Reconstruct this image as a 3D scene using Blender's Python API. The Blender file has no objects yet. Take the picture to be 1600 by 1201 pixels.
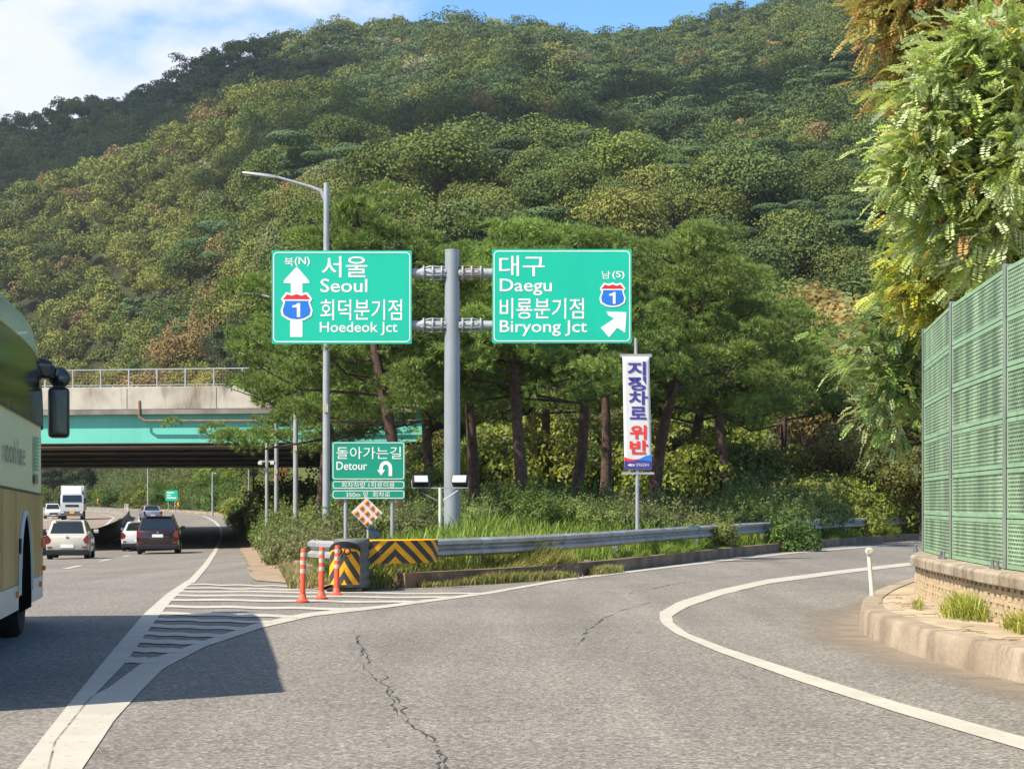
import bpy, math, random
import numpy as np
from mathutils import Vector, Matrix

# ------------------------------------------------------------------ camera, sky, sun, exposure
S = bpy.context.scene
C = S.collection
F, HZ, CX, CH = 2850.0, 787.0, 800.0, 1.5        # focal length and horizon in photo pixels, eye height in metres
cam = bpy.data.objects.new('camera', bpy.data.cameras.new('camera')); C.objects.link(cam)
cam.location = (0, 0, CH); cam.rotation_euler = (math.radians(90), 0, 0)
cam.data.sensor_width = 36; cam.data.lens = F / 1600 * 36
cam.data.shift_y = (HZ - 600.5) / 1600
cam.data.clip_start = 0.1; cam.data.clip_end = 6000
S.camera = cam
S.view_settings.view_transform = 'Standard'; S.view_settings.look = 'None'
S.view_settings.exposure = 0.98; S.view_settings.gamma = 1
SUN_EL, SUN_AZ = 50.0, 34.0                      # light travels to the right and away from the camera
ld = Vector((math.cos(math.radians(SUN_AZ)) * math.cos(math.radians(SUN_EL)),
             math.sin(math.radians(SUN_AZ)) * math.cos(math.radians(SUN_EL)), -math.sin(math.radians(SUN_EL))))
sun = bpy.data.objects.new('sun', bpy.data.lights.new('sun', 'SUN')); C.objects.link(sun)
sun.data.energy = 4.6; sun.data.angle = math.radians(0.5); sun.data.color = (1, 0.91, 0.75)
sun.rotation_euler = ld.to_track_quat('-Z', 'Y').to_euler()
W = bpy.data.worlds.new('World'); S.world = W; W.use_nodes = True
wn, wl = W.node_tree.nodes, W.node_tree.links
wn.clear()
sky = wn.new('ShaderNodeTexSky'); sky.sky_type = 'NISHITA'; sky.sun_disc = False
sky.sun_elevation = math.radians(SUN_EL); sky.sun_rotation = math.atan2(-ld.x, -ld.y)
sky.air_density = 1.0; sky.dust_density = 0.2; sky.ozone_density = 3.0
tc = wn.new('ShaderNodeTexCoord'); mp = wn.new('ShaderNodeMapping'); mp.inputs['Scale'].default_value = (5.0, 5.0, 9.0)
mp.inputs['Location'].default_value = (0.3, 0.2, 0.13)
nz = wn.new('ShaderNodeTexNoise'); nz.inputs['Scale'].default_value = 1.6; nz.inputs['Detail'].default_value = 7; nz.inputs['Roughness'].default_value = 0.55
sx = wn.new('ShaderNodeSeparateXYZ'); mr = wn.new('ShaderNodeMapRange')
mr.inputs[1].default_value = 0.06; mr.inputs[2].default_value = -0.14; mr.inputs[3].default_value = -0.18; mr.inputs[4].default_value = 0.14
ad = wn.new('ShaderNodeMath'); ad.operation = 'ADD'
rp = wn.new('ShaderNodeMapRange'); rp.interpolation_type = 'SMOOTHSTEP'
rp.inputs[1].default_value = 0.44; rp.inputs[2].default_value = 0.70
mx = wn.new('ShaderNodeMix'); mx.data_type = 'RGBA'; mx.inputs[7].default_value = (3.9, 4.1, 4.5, 1)
hs = wn.new('ShaderNodeHueSaturation'); hs.inputs['Saturation'].default_value = 1.25; hs.inputs['Value'].default_value = 0.95
bg = wn.new('ShaderNodeBackground'); bg.inputs[1].default_value = 0.125
wo = wn.new('ShaderNodeOutputWorld')
wl.new(tc.outputs['Generated'], mp.inputs[0]); wl.new(mp.outputs[0], nz.inputs[0]); wl.new(tc.outputs['Generated'], sx.inputs[0])
wl.new(sx.outputs[0], mr.inputs[0]); wl.new(nz.outputs[0], ad.inputs[0]); wl.new(mr.outputs[0], ad.inputs[1])
wl.new(ad.outputs[0], rp.inputs[0]); wl.new(rp.outputs[0], mx.inputs[0]); wl.new(sky.outputs[0], hs.inputs['Color']); wl.new(hs.outputs[0], mx.inputs[6])
wl.new(mx.outputs[2], bg.inputs[0]); wl.new(bg.outputs[0], wo.inputs[0])

RNG = np.random.default_rng(7)
random.seed(7)
R = math.radians

# ------------------------------------------------------------------ materials
M = {}
def mat(name, col, rough=0.7, metal=0.0, var=0.15, scale=3.0, bump=0.0, bscale=40.0, col2=None, coat=0.0, spec=0.5, thr=(0.35, 0.65)):
    m = bpy.data.materials.new(name); m.use_nodes = True
    n, l = m.node_tree.nodes, m.node_tree.links
    b = n['Principled BSDF']
    b.inputs['Roughness'].default_value = rough; b.inputs['Metallic'].default_value = metal
    b.inputs['Specular IOR Level'].default_value = spec; b.inputs['Coat Weight'].default_value = coat
    t = n.new('ShaderNodeTexCoord')
    z = n.new('ShaderNodeTexNoise'); z.inputs['Scale'].default_value = scale; z.inputs['Detail'].default_value = 6
    l.new(t.outputs['Object'], z.inputs[0])
    r = n.new('ShaderNodeMapRange'); r.inputs[1].default_value = thr[0]; r.inputs[2].default_value = thr[1]
    l.new(z.outputs[0], r.inputs[0])
    c = n.new('ShaderNodeMix'); c.data_type = 'RGBA'
    c.inputs[6].default_value = (*col, 1)
    c2 = col2 if col2 else tuple(x * (1 - var) for x in col)
    c.inputs[7].default_value = (*c2, 1)
    l.new(r.outputs[0], c.inputs[0]); l.new(c.outputs[2], b.inputs['Base Color'])
    if bump:
        z2 = n.new('ShaderNodeTexNoise'); z2.inputs['Scale'].default_value = bscale; z2.inputs['Detail'].default_value = 4
        l.new(t.outputs['Object'], z2.inputs[0])
        bp = n.new('ShaderNodeBump'); bp.inputs['Strength'].default_value = bump; bp.inputs['Distance'].default_value = 0.02
        l.new(z2.outputs[0], bp.inputs['Height']); l.new(bp.outputs[0], b.inputs['Normal'])
    M[name] = m
    return m

def foliage_mat(name, trans=0.25, rough=0.55, spec=0.3):
    m = bpy.data.materials.new(name); m.use_nodes = True
    n, l = m.node_tree.nodes, m.node_tree.links
    b = n['Principled BSDF']; b.inputs['Roughness'].default_value = rough; b.inputs['Specular IOR Level'].default_value = spec
    a = n.new('ShaderNodeAttribute'); a.attribute_name = 'Col'
    o = n.new('ShaderNodeObjectInfo')
    x = n.new('ShaderNodeMix'); x.data_type = 'RGBA'; x.blend_type = 'MULTIPLY'; x.inputs[0].default_value = 1
    l.new(a.outputs['Color'], x.inputs[6]); l.new(o.outputs['Color'], x.inputs[7])
    l.new(x.outputs[2], b.inputs['Base Color'])
    t = n.new('ShaderNodeBsdfTranslucent'); l.new(x.outputs[2], t.inputs[0])
    s = n.new('ShaderNodeMixShader'); s.inputs[0].default_value = trans
    l.new(b.outputs[0], s.inputs[1]); l.new(t.outputs[0], s.inputs[2])
    l.new(s.outputs[0], n['Material Output'].inputs[0])
    M[name] = m
    return m

foliage_mat('leaf', 0.38); foliage_mat('needle', 0.22, 0.6); foliage_mat('grass', 0.35, 0.5); foliage_mat('forest', 0.15, 0.8, 0.1)

def attr_mat(name, rough=0.9, spec=0.2, scale=1.5, lo=0.7, hi=1.25, bump=0.4, bscale=8):
    m = bpy.data.materials.new(name); m.use_nodes = True
    n, l = m.node_tree.nodes, m.node_tree.links
    b = n['Principled BSDF']; b.inputs['Roughness'].default_value = rough; b.inputs['Specular IOR Level'].default_value = spec
    a = n.new('ShaderNodeAttribute'); a.attribute_name = 'Col'
    t = n.new('ShaderNodeTexCoord'); z = n.new('ShaderNodeTexNoise'); z.inputs['Scale'].default_value = scale; z.inputs['Detail'].default_value = 8
    l.new(t.outputs['Object'], z.inputs[0])
    r = n.new('ShaderNodeMapRange'); r.inputs[1].default_value = 0.3; r.inputs[2].default_value = 0.7; r.inputs[3].default_value = lo; r.inputs[4].default_value = hi
    l.new(z.outputs[0], r.inputs[0])
    v = n.new('ShaderNodeVectorMath'); v.operation = 'SCALE'
    l.new(a.outputs['Color'], v.inputs[0]); l.new(r.outputs[0], v.inputs['Scale']); l.new(v.outputs[0], b.inputs['Base Color'])
    z2 = n.new('ShaderNodeTexNoise'); z2.inputs['Scale'].default_value = bscale; z2.inputs['Detail'].default_value = 5
    l.new(t.outputs['Object'], z2.inputs[0])
    bp = n.new('ShaderNodeBump'); bp.inputs['Strength'].default_value = bump; bp.inputs['Distance'].default_value = 0.05
    l.new(z2.outputs[0], bp.inputs['Height']); l.new(bp.outputs[0], b.inputs['Normal'])
    M[name] = m
    return m
attr_mat('ground')

def asphalt_mat(name, base, tint, speck=1.0):
    m = bpy.data.materials.new(name); m.use_nodes = True
    n, l = m.node_tree.nodes, m.node_tree.links
    b = n['Principled BSDF']; b.inputs['Roughness'].default_value = 0.85; b.inputs['Specular IOR Level'].default_value = 0.25
    t = n.new('ShaderNodeTexCoord')
    big = n.new('ShaderNodeTexNoise'); big.inputs['Scale'].default_value = 0.35; big.inputs['Detail'].default_value = 6
    l.new(t.outputs['Object'], big.inputs[0])
    c = n.new('ShaderNodeMix'); c.data_type = 'RGBA'; c.inputs[6].default_value = (*base, 1); c.inputs[7].default_value = (*tint, 1)
    r0 = n.new('ShaderNodeMapRange'); r0.inputs[1].default_value = 0.3; r0.inputs[2].default_value = 0.7
    l.new(big.outputs[0], r0.inputs[0]); l.new(r0.outputs[0], c.inputs[0])
    vo = n.new('ShaderNodeTexVoronoi'); vo.inputs['Scale'].default_value = 42
    l.new(t.outputs['Object'], vo.inputs[0])
    sp = n.new('ShaderNodeSeparateColor'); l.new(vo.outputs['Color'], sp.inputs[0])
    r1 = n.new('ShaderNodeMapRange'); r1.inputs[3].default_value = 1 - 0.4 * speck; r1.inputs[4].default_value = 1 + 0.4 * speck
    l.new(sp.outputs[0], r1.inputs[0])
    n3 = n.new('ShaderNodeTexNoise'); n3.inputs['Scale'].default_value = 22; n3.inputs['Detail'].default_value = 5; n3.inputs['Roughness'].default_value = 0.75
    l.new(t.outputs['Object'], n3.inputs[0])
    r3 = n.new('ShaderNodeMapRange'); r3.inputs[1].default_value = 0.3; r3.inputs[2].default_value = 0.7; r3.inputs[3].default_value = 0.78; r3.inputs[4].default_value = 1.22
    l.new(n3.outputs[0], r3.inputs[0])
    mu = n.new('ShaderNodeMath'); mu.operation = 'MULTIPLY'; l.new(r1.outputs[0], mu.inputs[0]); l.new(r3.outputs[0], mu.inputs[1])
    # pale aggregate showing through
    g = n.new('ShaderNodeMath'); g.operation = 'GREATER_THAN'; g.inputs[1].default_value = 0.86; l.new(sp.outputs[1], g.inputs[0])
    g2 = n.new('ShaderNodeMath'); g2.operation = 'MULTIPLY'; g2.inputs[1].default_value = 0.55 * speck; l.new(g.outputs[0], g2.inputs[0])
    a2 = n.new('ShaderNodeMath'); a2.operation = 'ADD'; l.new(mu.outputs[0], a2.inputs[0]); l.new(g2.outputs[0], a2.inputs[1])
    mpp = n.new('ShaderNodeMapping'); mpp.inputs['Scale'].default_value = (1.1, .07, 1); mpp.inputs['Rotation'].default_value = (0, 0, -.12); l.new(t.outputs['Object'], mpp.inputs[0])
    n5 = n.new('ShaderNodeTexNoise'); n5.inputs['Scale'].default_value = 1.0; n5.inputs['Detail'].default_value = 4; l.new(mpp.outputs[0], n5.inputs[0])
    r5 = n.new('ShaderNodeMapRange'); r5.inputs[1].default_value = .35; r5.inputs[2].default_value = .65; r5.inputs[3].default_value = .86; r5.inputs[4].default_value = 1.08; l.new(n5.outputs[0], r5.inputs[0])
    n6 = n.new('ShaderNodeTexNoise'); n6.inputs['Scale'].default_value = .9; n6.inputs['Detail'].default_value = 7; n6.inputs['Roughness'].default_value = .7; l.new(t.outputs['Object'], n6.inputs[0])
    r6 = n.new('ShaderNodeMapRange'); r6.inputs[1].default_value = .60; r6.inputs[2].default_value = .74; r6.inputs[3].default_value = 1.0; r6.inputs[4].default_value = .82; l.new(n6.outputs[0], r6.inputs[0])
    m5 = n.new('ShaderNodeMath'); m5.operation = 'MULTIPLY'; l.new(r5.outputs[0], m5.inputs[0]); l.new(r6.outputs[0], m5.inputs[1])
    m6 = n.new('ShaderNodeMath'); m6.operation = 'MULTIPLY'; l.new(m5.outputs[0], m6.inputs[0]); l.new(a2.outputs[0], m6.inputs[1]); a2 = m6
    v = n.new('ShaderNodeVectorMath'); v.operation = 'SCALE'
    l.new(c.outputs[2], v.inputs[0]); l.new(a2.outputs[0], v.inputs['Scale']); l.new(v.outputs[0], b.inputs['Base Color'])
    bp = n.new('ShaderNodeBump'); bp.inputs['Strength'].default_value = 0.35; bp.inputs['Distance'].default_value = 0.01
    l.new(vo.outputs['Distance'], bp.inputs['Height']); l.new(bp.outputs[0], b.inputs['Normal'])
    M[name] = m
asphalt_mat('asphalt', (0.184, 0.168, 0.149), (0.150, 0.139, 0.125))
asphalt_mat('asphalt_tan', (0.24, 0.195, 0.16), (0.20, 0.165, 0.14), 0.5)
def paint_mat(name, col, worn, amt=0.5):
    m = mat(name, col, 0.75, 0, scale=2.2, col2=tuple(c * 0.86 for c in col))
    n, l = m.node_tree.nodes, m.node_tree.links
    b = n['Principled BSDF']; src = b.inputs['Base Color'].links[0].from_socket
    t = n.new('ShaderNodeTexCoord'); z = n.new('ShaderNodeTexNoise'); z.inputs['Scale'].default_value = 14; z.inputs['Detail'].default_value = 8; z.inputs['Roughness'].default_value = 0.7
    l.new(t.outputs['Object'], z.inputs[0])
    r = n.new('ShaderNodeMapRange'); r.inputs[1].default_value = 0.57; r.inputs[2].default_value = 0.68; r.inputs[4].default_value = amt
    l.new(z.outputs[0], r.inputs[0])
    c = n.new('ShaderNodeMix'); c.data_type = 'RGBA'; c.inputs[7].default_value = (*worn, 1)
    l.new(r.outputs[0], c.inputs[0]); l.new(src, c.inputs[6]); l.new(c.outputs[2], b.inputs['Base Color'])
paint_mat('road_paint', (0.42, 0.39, 0.335), (0.18, 0.165, 0.145), 0.8)
mat('galv', (0.36, 0.385, 0.41), 0.5, 0.25, 0.2, 2.0)
mat('galv_dark', (0.27, 0.29, 0.31), 0.55, 0.3, 0.3, 3.0)
mat('steel_pole', (0.27, 0.305, 0.345), 0.5, 0.2, 0.12, 1.5)
mat('rail_steel', (0.36, 0.365, 0.37), 0.45, 0.35, 0.3, 2.5)
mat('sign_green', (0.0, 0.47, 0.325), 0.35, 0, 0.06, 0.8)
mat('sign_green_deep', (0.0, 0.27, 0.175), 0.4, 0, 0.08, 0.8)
mat('sign_back', (0.33, 0.35, 0.36), 0.5, 0.3)
mat('sign_white', (0.78, 0.80, 0.79), 0.4, 0, 0.04)
mat('sign_blue', (0.01, 0.16, 0.62), 0.4, 0, 0.06)
mat('sign_red', (0.62, 0.02, 0.03), 0.4, 0, 0.1)
mat('banner_white', (0.58, 0.59, 0.62), 0.7, 0, 0.05)
mat('banner_navy', (0.045, 0.035, 0.26), 0.7, 0, 0.1)
mat('banner_red', (0.70, 0.03, 0.03), 0.7, 0, 0.1)
mat('banner_blue', (0.02, 0.16, 0.55), 0.7, 0, 0.1)
mat('cone_orange', (0.78, 0.10, 0.045), 0.55, 0, 0.2, 6)
mat('reflect_grey', (0.50, 0.46, 0.36), 0.5, 0, 0.3, 20)
mat('yellow', (0.86, 0.40, 0.005), 0.5, 0, 0.15, 6)
mat('charcoal', (0.045, 0.04, 0.04), 0.6, 0, 0.3, 6)
mat('arch_shade', (0.008, 0.008, 0.008), 1.0, 0, 0.2, 4, spec=0.0)
mat('black', (0.012, 0.012, 0.013), 0.45, 0, 0.3, 4)
mat('drum_grey', (0.12, 0.12, 0.125), 0.65, 0, 0.3, 5)
mat('amber', (0.85, 0.22, 0.02), 0.3, 0, 0.15, 8, coat=0.5)
mat('beacon_plate', (0.62, 0.55, 0.52), 0.55, 0, 0.1)
mat('solar', (0.03, 0.035, 0.05), 0.2, 0, 0.2, coat=0.6)
mat('concrete', (0.36, 0.31, 0.235), 0.9, 0, scale=1.6, col2=(0.27, 0.21, 0.15), bump=0.5, bscale=25)
mat('concrete_kerb', (0.335, 0.272, 0.205), 0.9, 0, scale=1.6, col2=(0.20, 0.155, 0.11), bump=0.6, bscale=20)
mat('kerb_brown', (0.24, 0.165, 0.11), 0.95, 0, scale=1.8, col2=(0.12, 0.085, 0.06), bump=0.6, bscale=20)
mat('sidewalk', (0.42, 0.335, 0.235), 0.92, 0, scale=1.8, col2=(0.30, 0.23, 0.155), bump=0.6, bscale=18)
mat('median', (0.22, 0.20, 0.18), 0.9, 0, scale=1.0, col2=(0.13, 0.12, 0.11), bump=0.4)
mat('bridge_concrete', (0.45, 0.42, 0.365), 0.9, 0, scale=0.7, col2=(0.24, 0.205, 0.165), bump=0.4, thr=(0.42, 0.72))
mat('bridge_teal', (0.12, 0.50, 0.41), 0.55, 0, 0.12, 0.4)
mat('bridge_under_lit', (0.75, 0.62, 0.52), 0.85, 0, 0.4, 0.5)  # pale tone stands for bounce light on the flange bottoms
mat('bridge_dark_shade', (0.045, 0.042, 0.04), 0.9, 0, 0.4, 0.5)  # near-black for parapet joints, and shade painted on the girder sides
mat('rust', (0.28, 0.17, 0.09), 0.8, 0, 0.4, 6)
mat('dirt', (0.30, 0.215, 0.14), 0.95, 0, scale=2.0, col2=(0.20, 0.145, 0.095), bump=0.8, bscale=14)
mat('bark', (0.075, 0.052, 0.040), 0.95, 0, scale=7, col2=(0.035, 0.026, 0.022), bump=1.0, bscale=18)
mat('bark_red', (0.105, 0.062, 0.046), 0.95, 0, scale=7, col2=(0.05, 0.03, 0.025), bump=1.0, bscale=18)
mat('twig', (0.13, 0.095, 0.07), 0.9, 0, 0.4, 6)
mat('glass', (0.015, 0.02, 0.022), 0.06, 0, 0.2, 1, spec=0.8)
mat('bus_glass', (0.010, 0.012, 0.012), 0.10, 0, 0.2, 1, spec=0.12)
mat('tyre', (0.014, 0.014, 0.014), 0.85, 0, 0.3, 8)
mat('rim', (0.35, 0.36, 0.37), 0.35, 0.6, 0.2)
mat('car_cream', (0.52, 0.49, 0.43), 0.3, 0, 0.05, coat=0.6)
mat('car_maroon', (0.022, 0.008, 0.009), 0.25, 0, 0.1, coat=0.8)
mat('car_white', (0.55, 0.56, 0.57), 0.3, 0, 0.05, coat=0.6)
mat('car_blue', (0.30, 0.34, 0.42), 0.3, 0.3, 0.08, coat=0.6)
mat('taillight', (0.20, 0.010, 0.010), 0.25, 0, 0.2, coat=0.6)
mat('headlight', (0.7, 0.72, 0.75), 0.15, 0, 0.1, coat=0.6)
mat('plate', (0.80, 0.80, 0.78), 0.5, 0, 0.05)
mat('plate_yellow', (0.80, 0.42, 0.03), 0.5, 0, 0.05)
mat('bus_cream', (0.74, 0.72, 0.42), 0.42, 0.0, 0.06, 0.8, coat=0.0, spec=0.15)
mat('bus_gold', (0.56, 0.37, 0.14), 0.42, 0.0, 0.25, 0.9, coat=0.0, spec=0.15)
mat('bus_silver', (0.66, 0.65, 0.60), 0.4, 0.0, 0.12, 0.8, coat=0.0, spec=0.2)
mat('bus_roof', (0.36, 0.39, 0.35), 0.3, 0.1, 0.05, 0.6, coat=0.5)
mat('bus_text', (0.20, 0.20, 0.15), 0.4, 0, 0.1)
mat('bus_teal', (0.0, 0.40, 0.27), 0.35, 0, 0.1)
mat('mirror_glass', (0.07, 0.08, 0.09), 0.05, 0.9, 0.05, 1)
mat('barrier_frame', (0.235, 0.385, 0.245), 0.5, 0, 0.15, 2.0)
mat('barrier_post', (0.30, 0.31, 0.32), 0.5, 0.4, 0.25, 2.0)
mat('bolt', (0.22, 0.22, 0.23), 0.5, 0.5, 0.3, 8)
mat('block_cream', (0.46, 0.365, 0.24), 0.92, 0, scale=3.0, col2=(0.40, 0.31, 0.20), bump=0.7, bscale=22)
mat('coping', (0.33, 0.285, 0.22), 0.92, 0, scale=2.0, col2=(0.22, 0.17, 0.12), bump=0.7, bscale=22)
mat('crack', (0.050, 0.046, 0.043), 0.95, 0, 0.3, 10)
mat('white_plastic', (0.60, 0.59, 0.55), 0.5, 0, 0.1, 6)
mat('truck_box', (0.62, 0.63, 0.62), 0.5, 0, 0.1, 1)
mat('litter', (0.15, 0.105, 0.07), 0.95, 0, 0.4, 9)

def streak(name, col, sc, lo, hi, amt):              # rain streaks and grime running down
    m = M[name]; n, l = m.node_tree.nodes, m.node_tree.links; b = n['Principled BSDF']; src = b.inputs['Base Color'].links[0].from_socket
    t = n.new('ShaderNodeTexCoord'); mp_ = n.new('ShaderNodeMapping'); mp_.inputs['Scale'].default_value = sc; l.new(t.outputs['Object'], mp_.inputs[0])
    z = n.new('ShaderNodeTexNoise'); z.inputs['Scale'].default_value = 1.0; z.inputs['Detail'].default_value = 8; z.inputs['Roughness'].default_value = .65; l.new(mp_.outputs[0], z.inputs[0])
    r = n.new('ShaderNodeMapRange'); r.inputs[1].default_value = lo; r.inputs[2].default_value = hi; r.inputs[4].default_value = amt; l.new(z.outputs[0], r.inputs[0])
    c = n.new('ShaderNodeMix'); c.data_type = 'RGBA'; c.inputs[7].default_value = (*col, 1)
    l.new(r.outputs[0], c.inputs[0]); l.new(src, c.inputs[6]); l.new(c.outputs[2], b.inputs['Base Color'])
streak('bridge_concrete', (.12, .085, .06), (1.6, 1.6, .25), .52, .68, .8)
streak('bridge_teal', (.03, .22, .18), (.9, .9, .15), .55, .75, .5)
streak('concrete_kerb', (.12, .09, .065), (3.0, 3.0, .8), .52, .66, .75)
streak('coping', (.10, .085, .065), (5, 5, 1.2), .50, .64, .8)
streak('block_cream', (.16, .125, .085), (4, 4, 1.5), .54, .70, .7)
streak('steel_pole', (.20, .21, .22), (7, 7, .5), .52, .70, .5)
streak('rail_steel', (.14, .12, .10), (1.2, 1.2, 3), .56, .72, .6)
streak('sidewalk', (.17, .13, .09), (2.0, 2.0, 1), .54, .68, .7)
streak('galv', (.22, .20, .18), (6, 6, .7), .56, .74, .5)
streak('sign_green', (.0, .36, .25), (.5, .5, .12), .45, .75, .5)
streak('barrier_frame', (.16, .24, .17), (3, 3, .6), .52, .70, .7)
streak('sign_white', (.6, .62, .6), (2, 2, .5), .5, .75, .6)
def louvre_mat():
    m = bpy.data.materials.new('louvre'); m.use_nodes = True
    n, l = m.node_tree.nodes, m.node_tree.links
    b = n['Principled BSDF']; b.inputs['Roughness'].default_value = 0.5
    u = n.new('ShaderNodeUVMap'); u.uv_map = 'UVMap'
    br = n.new('ShaderNodeTexBrick'); br.offset = 0.5; br.inputs['Scale'].default_value = 1.0
    br.inputs['Brick Width'].default_value = 0.072; br.inputs['Row Height'].default_value = 0.043
    br.inputs['Mortar Size'].default_value = 0.0095; br.inputs['Mortar Smooth'].default_value = 0.15
    br.inputs['Color1'].default_value = (0.012, 0.028, 0.018, 1); br.inputs['Color2'].default_value = (0.06, 0.115, 0.07, 1)
    br.inputs['Mortar'].default_value = (0.27, 0.405, 0.255, 1)
    l.new(u.outputs[0], br.inputs[0])
    z = n.new('ShaderNodeTexNoise'); z.inputs['Scale'].default_value = 2.2; z.inputs['Detail'].default_value = 5
    t = n.new('ShaderNodeTexCoord'); sm = n.new('ShaderNodeMapping'); sm.inputs['Scale'].default_value = (1, 1, .22); l.new(t.outputs['Object'], sm.inputs[0]); l.new(sm.outputs[0], z.inputs[0])
    r = n.new('ShaderNodeMapRange'); r.inputs[1].default_value = 0.35; r.inputs[2].default_value = 0.65; r.inputs[3].default_value = 0.5; r.inputs[4].default_value = 1.25  # dark upright streaks stand for shadows and trees seen through the panels
    l.new(z.outputs[0], r.inputs[0])
    v = n.new('ShaderNodeVectorMath'); v.operation = 'SCALE'
    l.new(br.outputs['Color'], v.inputs[0]); l.new(r.outputs[0], v.inputs['Scale']); l.new(v.outputs[0], b.inputs['Base Color'])
    bp = n.new('ShaderNodeBump'); bp.inputs['Strength'].default_value = 0.6; bp.inputs['Distance'].default_value = 0.01; bp.invert = True
    l.new(br.outputs['Fac'], bp.inputs['Height']); bp.invert = False; l.new(bp.outputs[0], b.inputs['Normal'])
    M['louvre'] = m
louvre_mat()

# ------------------------------------------------------------------ mesh helpers
class MB:
    def __init__(s): s.v = []; s.f = []
    def add(s, vs, fs):
        o = len(s.v); s.v += [tuple(p) for p in vs]; s.f += [tuple(i + o for i in f) for f in fs]; return s
    def box(s, x0, x1, y0, y1, z0, z1):
        return s.add([(x0, y0, z0), (x1, y0, z0), (x1, y1, z0), (x0, y1, z0), (x0, y0, z1), (x1, y0, z1), (x1, y1, z1), (x0, y1, z1)],
                     [(0, 3, 2, 1), (4, 5, 6, 7), (0, 1, 5, 4), (1, 2, 6, 5), (2, 3, 7, 6), (3, 0, 4, 7)])
    def tube(s, pts, rad, n=10, cap=True):
        pts = [Vector(p) for p in pts]
        if not hasattr(rad, '__len__'): rad = [rad] * len(pts)
        rings = []
        up = Vector((0, 0, 1))
        t0 = (pts[1] - pts[0]).normalized()
        a = t0.cross(up if abs(t0.z) < 0.9 else Vector((1, 0, 0))).normalized()
        for i, p in enumerate(pts):
            t = (pts[min(i + 1, len(pts) - 1)] - pts[max(i - 1, 0)]).normalized()
            a = (a - t * a.dot(t)).normalized(); b = t.cross(a)
            rings.append([p + (a * math.cos(k * 2 * math.pi / n) + b * math.sin(k * 2 * math.pi / n)) * rad[i] for k in range(n)])
        o = len(s.v)
        for r in rings: s.v += [tuple(q) for q in r]
        for i in range(len(rings) - 1):
            for k in range(n):
                k2 = (k + 1) % n
                s.f.append((o + i * n + k, o + i * n + k2, o + (i + 1) * n + k2, o + (i + 1) * n + k))
        if cap:
            s.f.append(tuple(o + k for k in reversed(range(n)))); s.f.append(tuple(o + (len(rings) - 1) * n + k for k in range(n)))
        return s
    def lathe(s, prof, n=16, c=(0, 0, 0)):
        o = len(s.v)
        for r, z in prof:
            for k in range(n):
                a = k * 2 * math.pi / n; s.v.append((c[0] + r * math.cos(a), c[1] + r * math.sin(a), c[2] + z))
        for i in range(len(prof) - 1):
            for k in range(n):
                k2 = (k + 1) % n
                s.f.append((o + i * n + k, o + i * n + k2, o + (i + 1) * n + k2, o + (i + 1) * n + k))
        s.f.append(tuple(o + k for k in reversed(range(n)))); s.f.append(tuple(o + (len(prof) - 1) * n + k for k in range(n)))
        return s
    def prism(s, poly, y0, y1):                   # polygon in (x,z) extruded along y
        n = len(poly); o = len(s.v)
        s.v += [(x, y0, z) for x, z in poly] + [(x, y1, z) for x, z in poly]
        s.f.append(tuple(o + k for k in range(n))); s.f.append(tuple(o + n + k for k in reversed(range(n))))
        for k in range(n):
            k2 = (k + 1) % n; s.f.append((o + k2, o + k, o + n + k, o + n + k2))
        return s
    def sweep(s, path, prof, closed=True):         # path (x,y,z), profile (side, up) ring
        o = len(s.v); n = len(prof); path = [Vector(p) for p in path]
        for i, p in enumerate(path):
            t = path[min(i + 1, len(path) - 1)] - path[max(i - 1, 0)]; t.z = 0; t.normalize()
            sd = Vector((t.y, -t.x, 0))
            s.v += [tuple(p + sd * a + Vector((0, 0, b))) for a, b in prof]
        for i in range(len(path) - 1):
            for k in range(n if closed else n - 1):
                k2 = (k + 1) % n
                s.f.append((o + i * n + k, o + (i + 1) * n + k, o + (i + 1) * n + k2, o + i * n + k2))
        if closed:
            s.f.append(tuple(o + k for k in range(n))); s.f.append(tuple(o + (len(path) - 1) * n + k for k in reversed(range(n))))
        return s
    def build(s, name, m, parent=None, smooth=False, bevel=0.0, loc=None):
        me = bpy.data.meshes.new(name); me.from_pydata(s.v, [], s.f); me.materials.append(M[m] if isinstance(m, str) else m)
        o = bpy.data.objects.new(name, me); C.objects.link(o)
        if parent: o.parent = parent
        if loc is not None: o.location = loc
        if smooth:
            me.polygons.foreach_set('use_smooth', [True] * len(me.polygons)); me.set_sharp_from_angle(angle=R(40))
        if bevel:
            b = o.modifiers.new('bevel', 'BEVEL'); b.width = bevel; b.segments = 2; b.limit_method = 'ANGLE'
        return o

def tag(o, label=None, cat=None, group=None, kind=None):
    if label: o['label'] = label
    if cat: o['category'] = cat
    if group: o['group'] = group
    if kind: o['kind'] = kind
    return o
def thing(name, loc, label, cat, group=None, rz=0):
    o = bpy.data.objects.new(name, None); o.empty_display_size = 0.2; C.objects.link(o)
    o.location = loc; o.rotation_euler = (0, 0, rz)
    return tag(o, label, cat, group)
def kids(o): return [c for c in bpy.data.objects if c.parent == o]
def copy_tree(o, parent=None):
    c = o.copy(); C.objects.link(c)
    if parent: c.parent = parent
    for ch in kids(o): copy_tree(ch, c)
    return c

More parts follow.
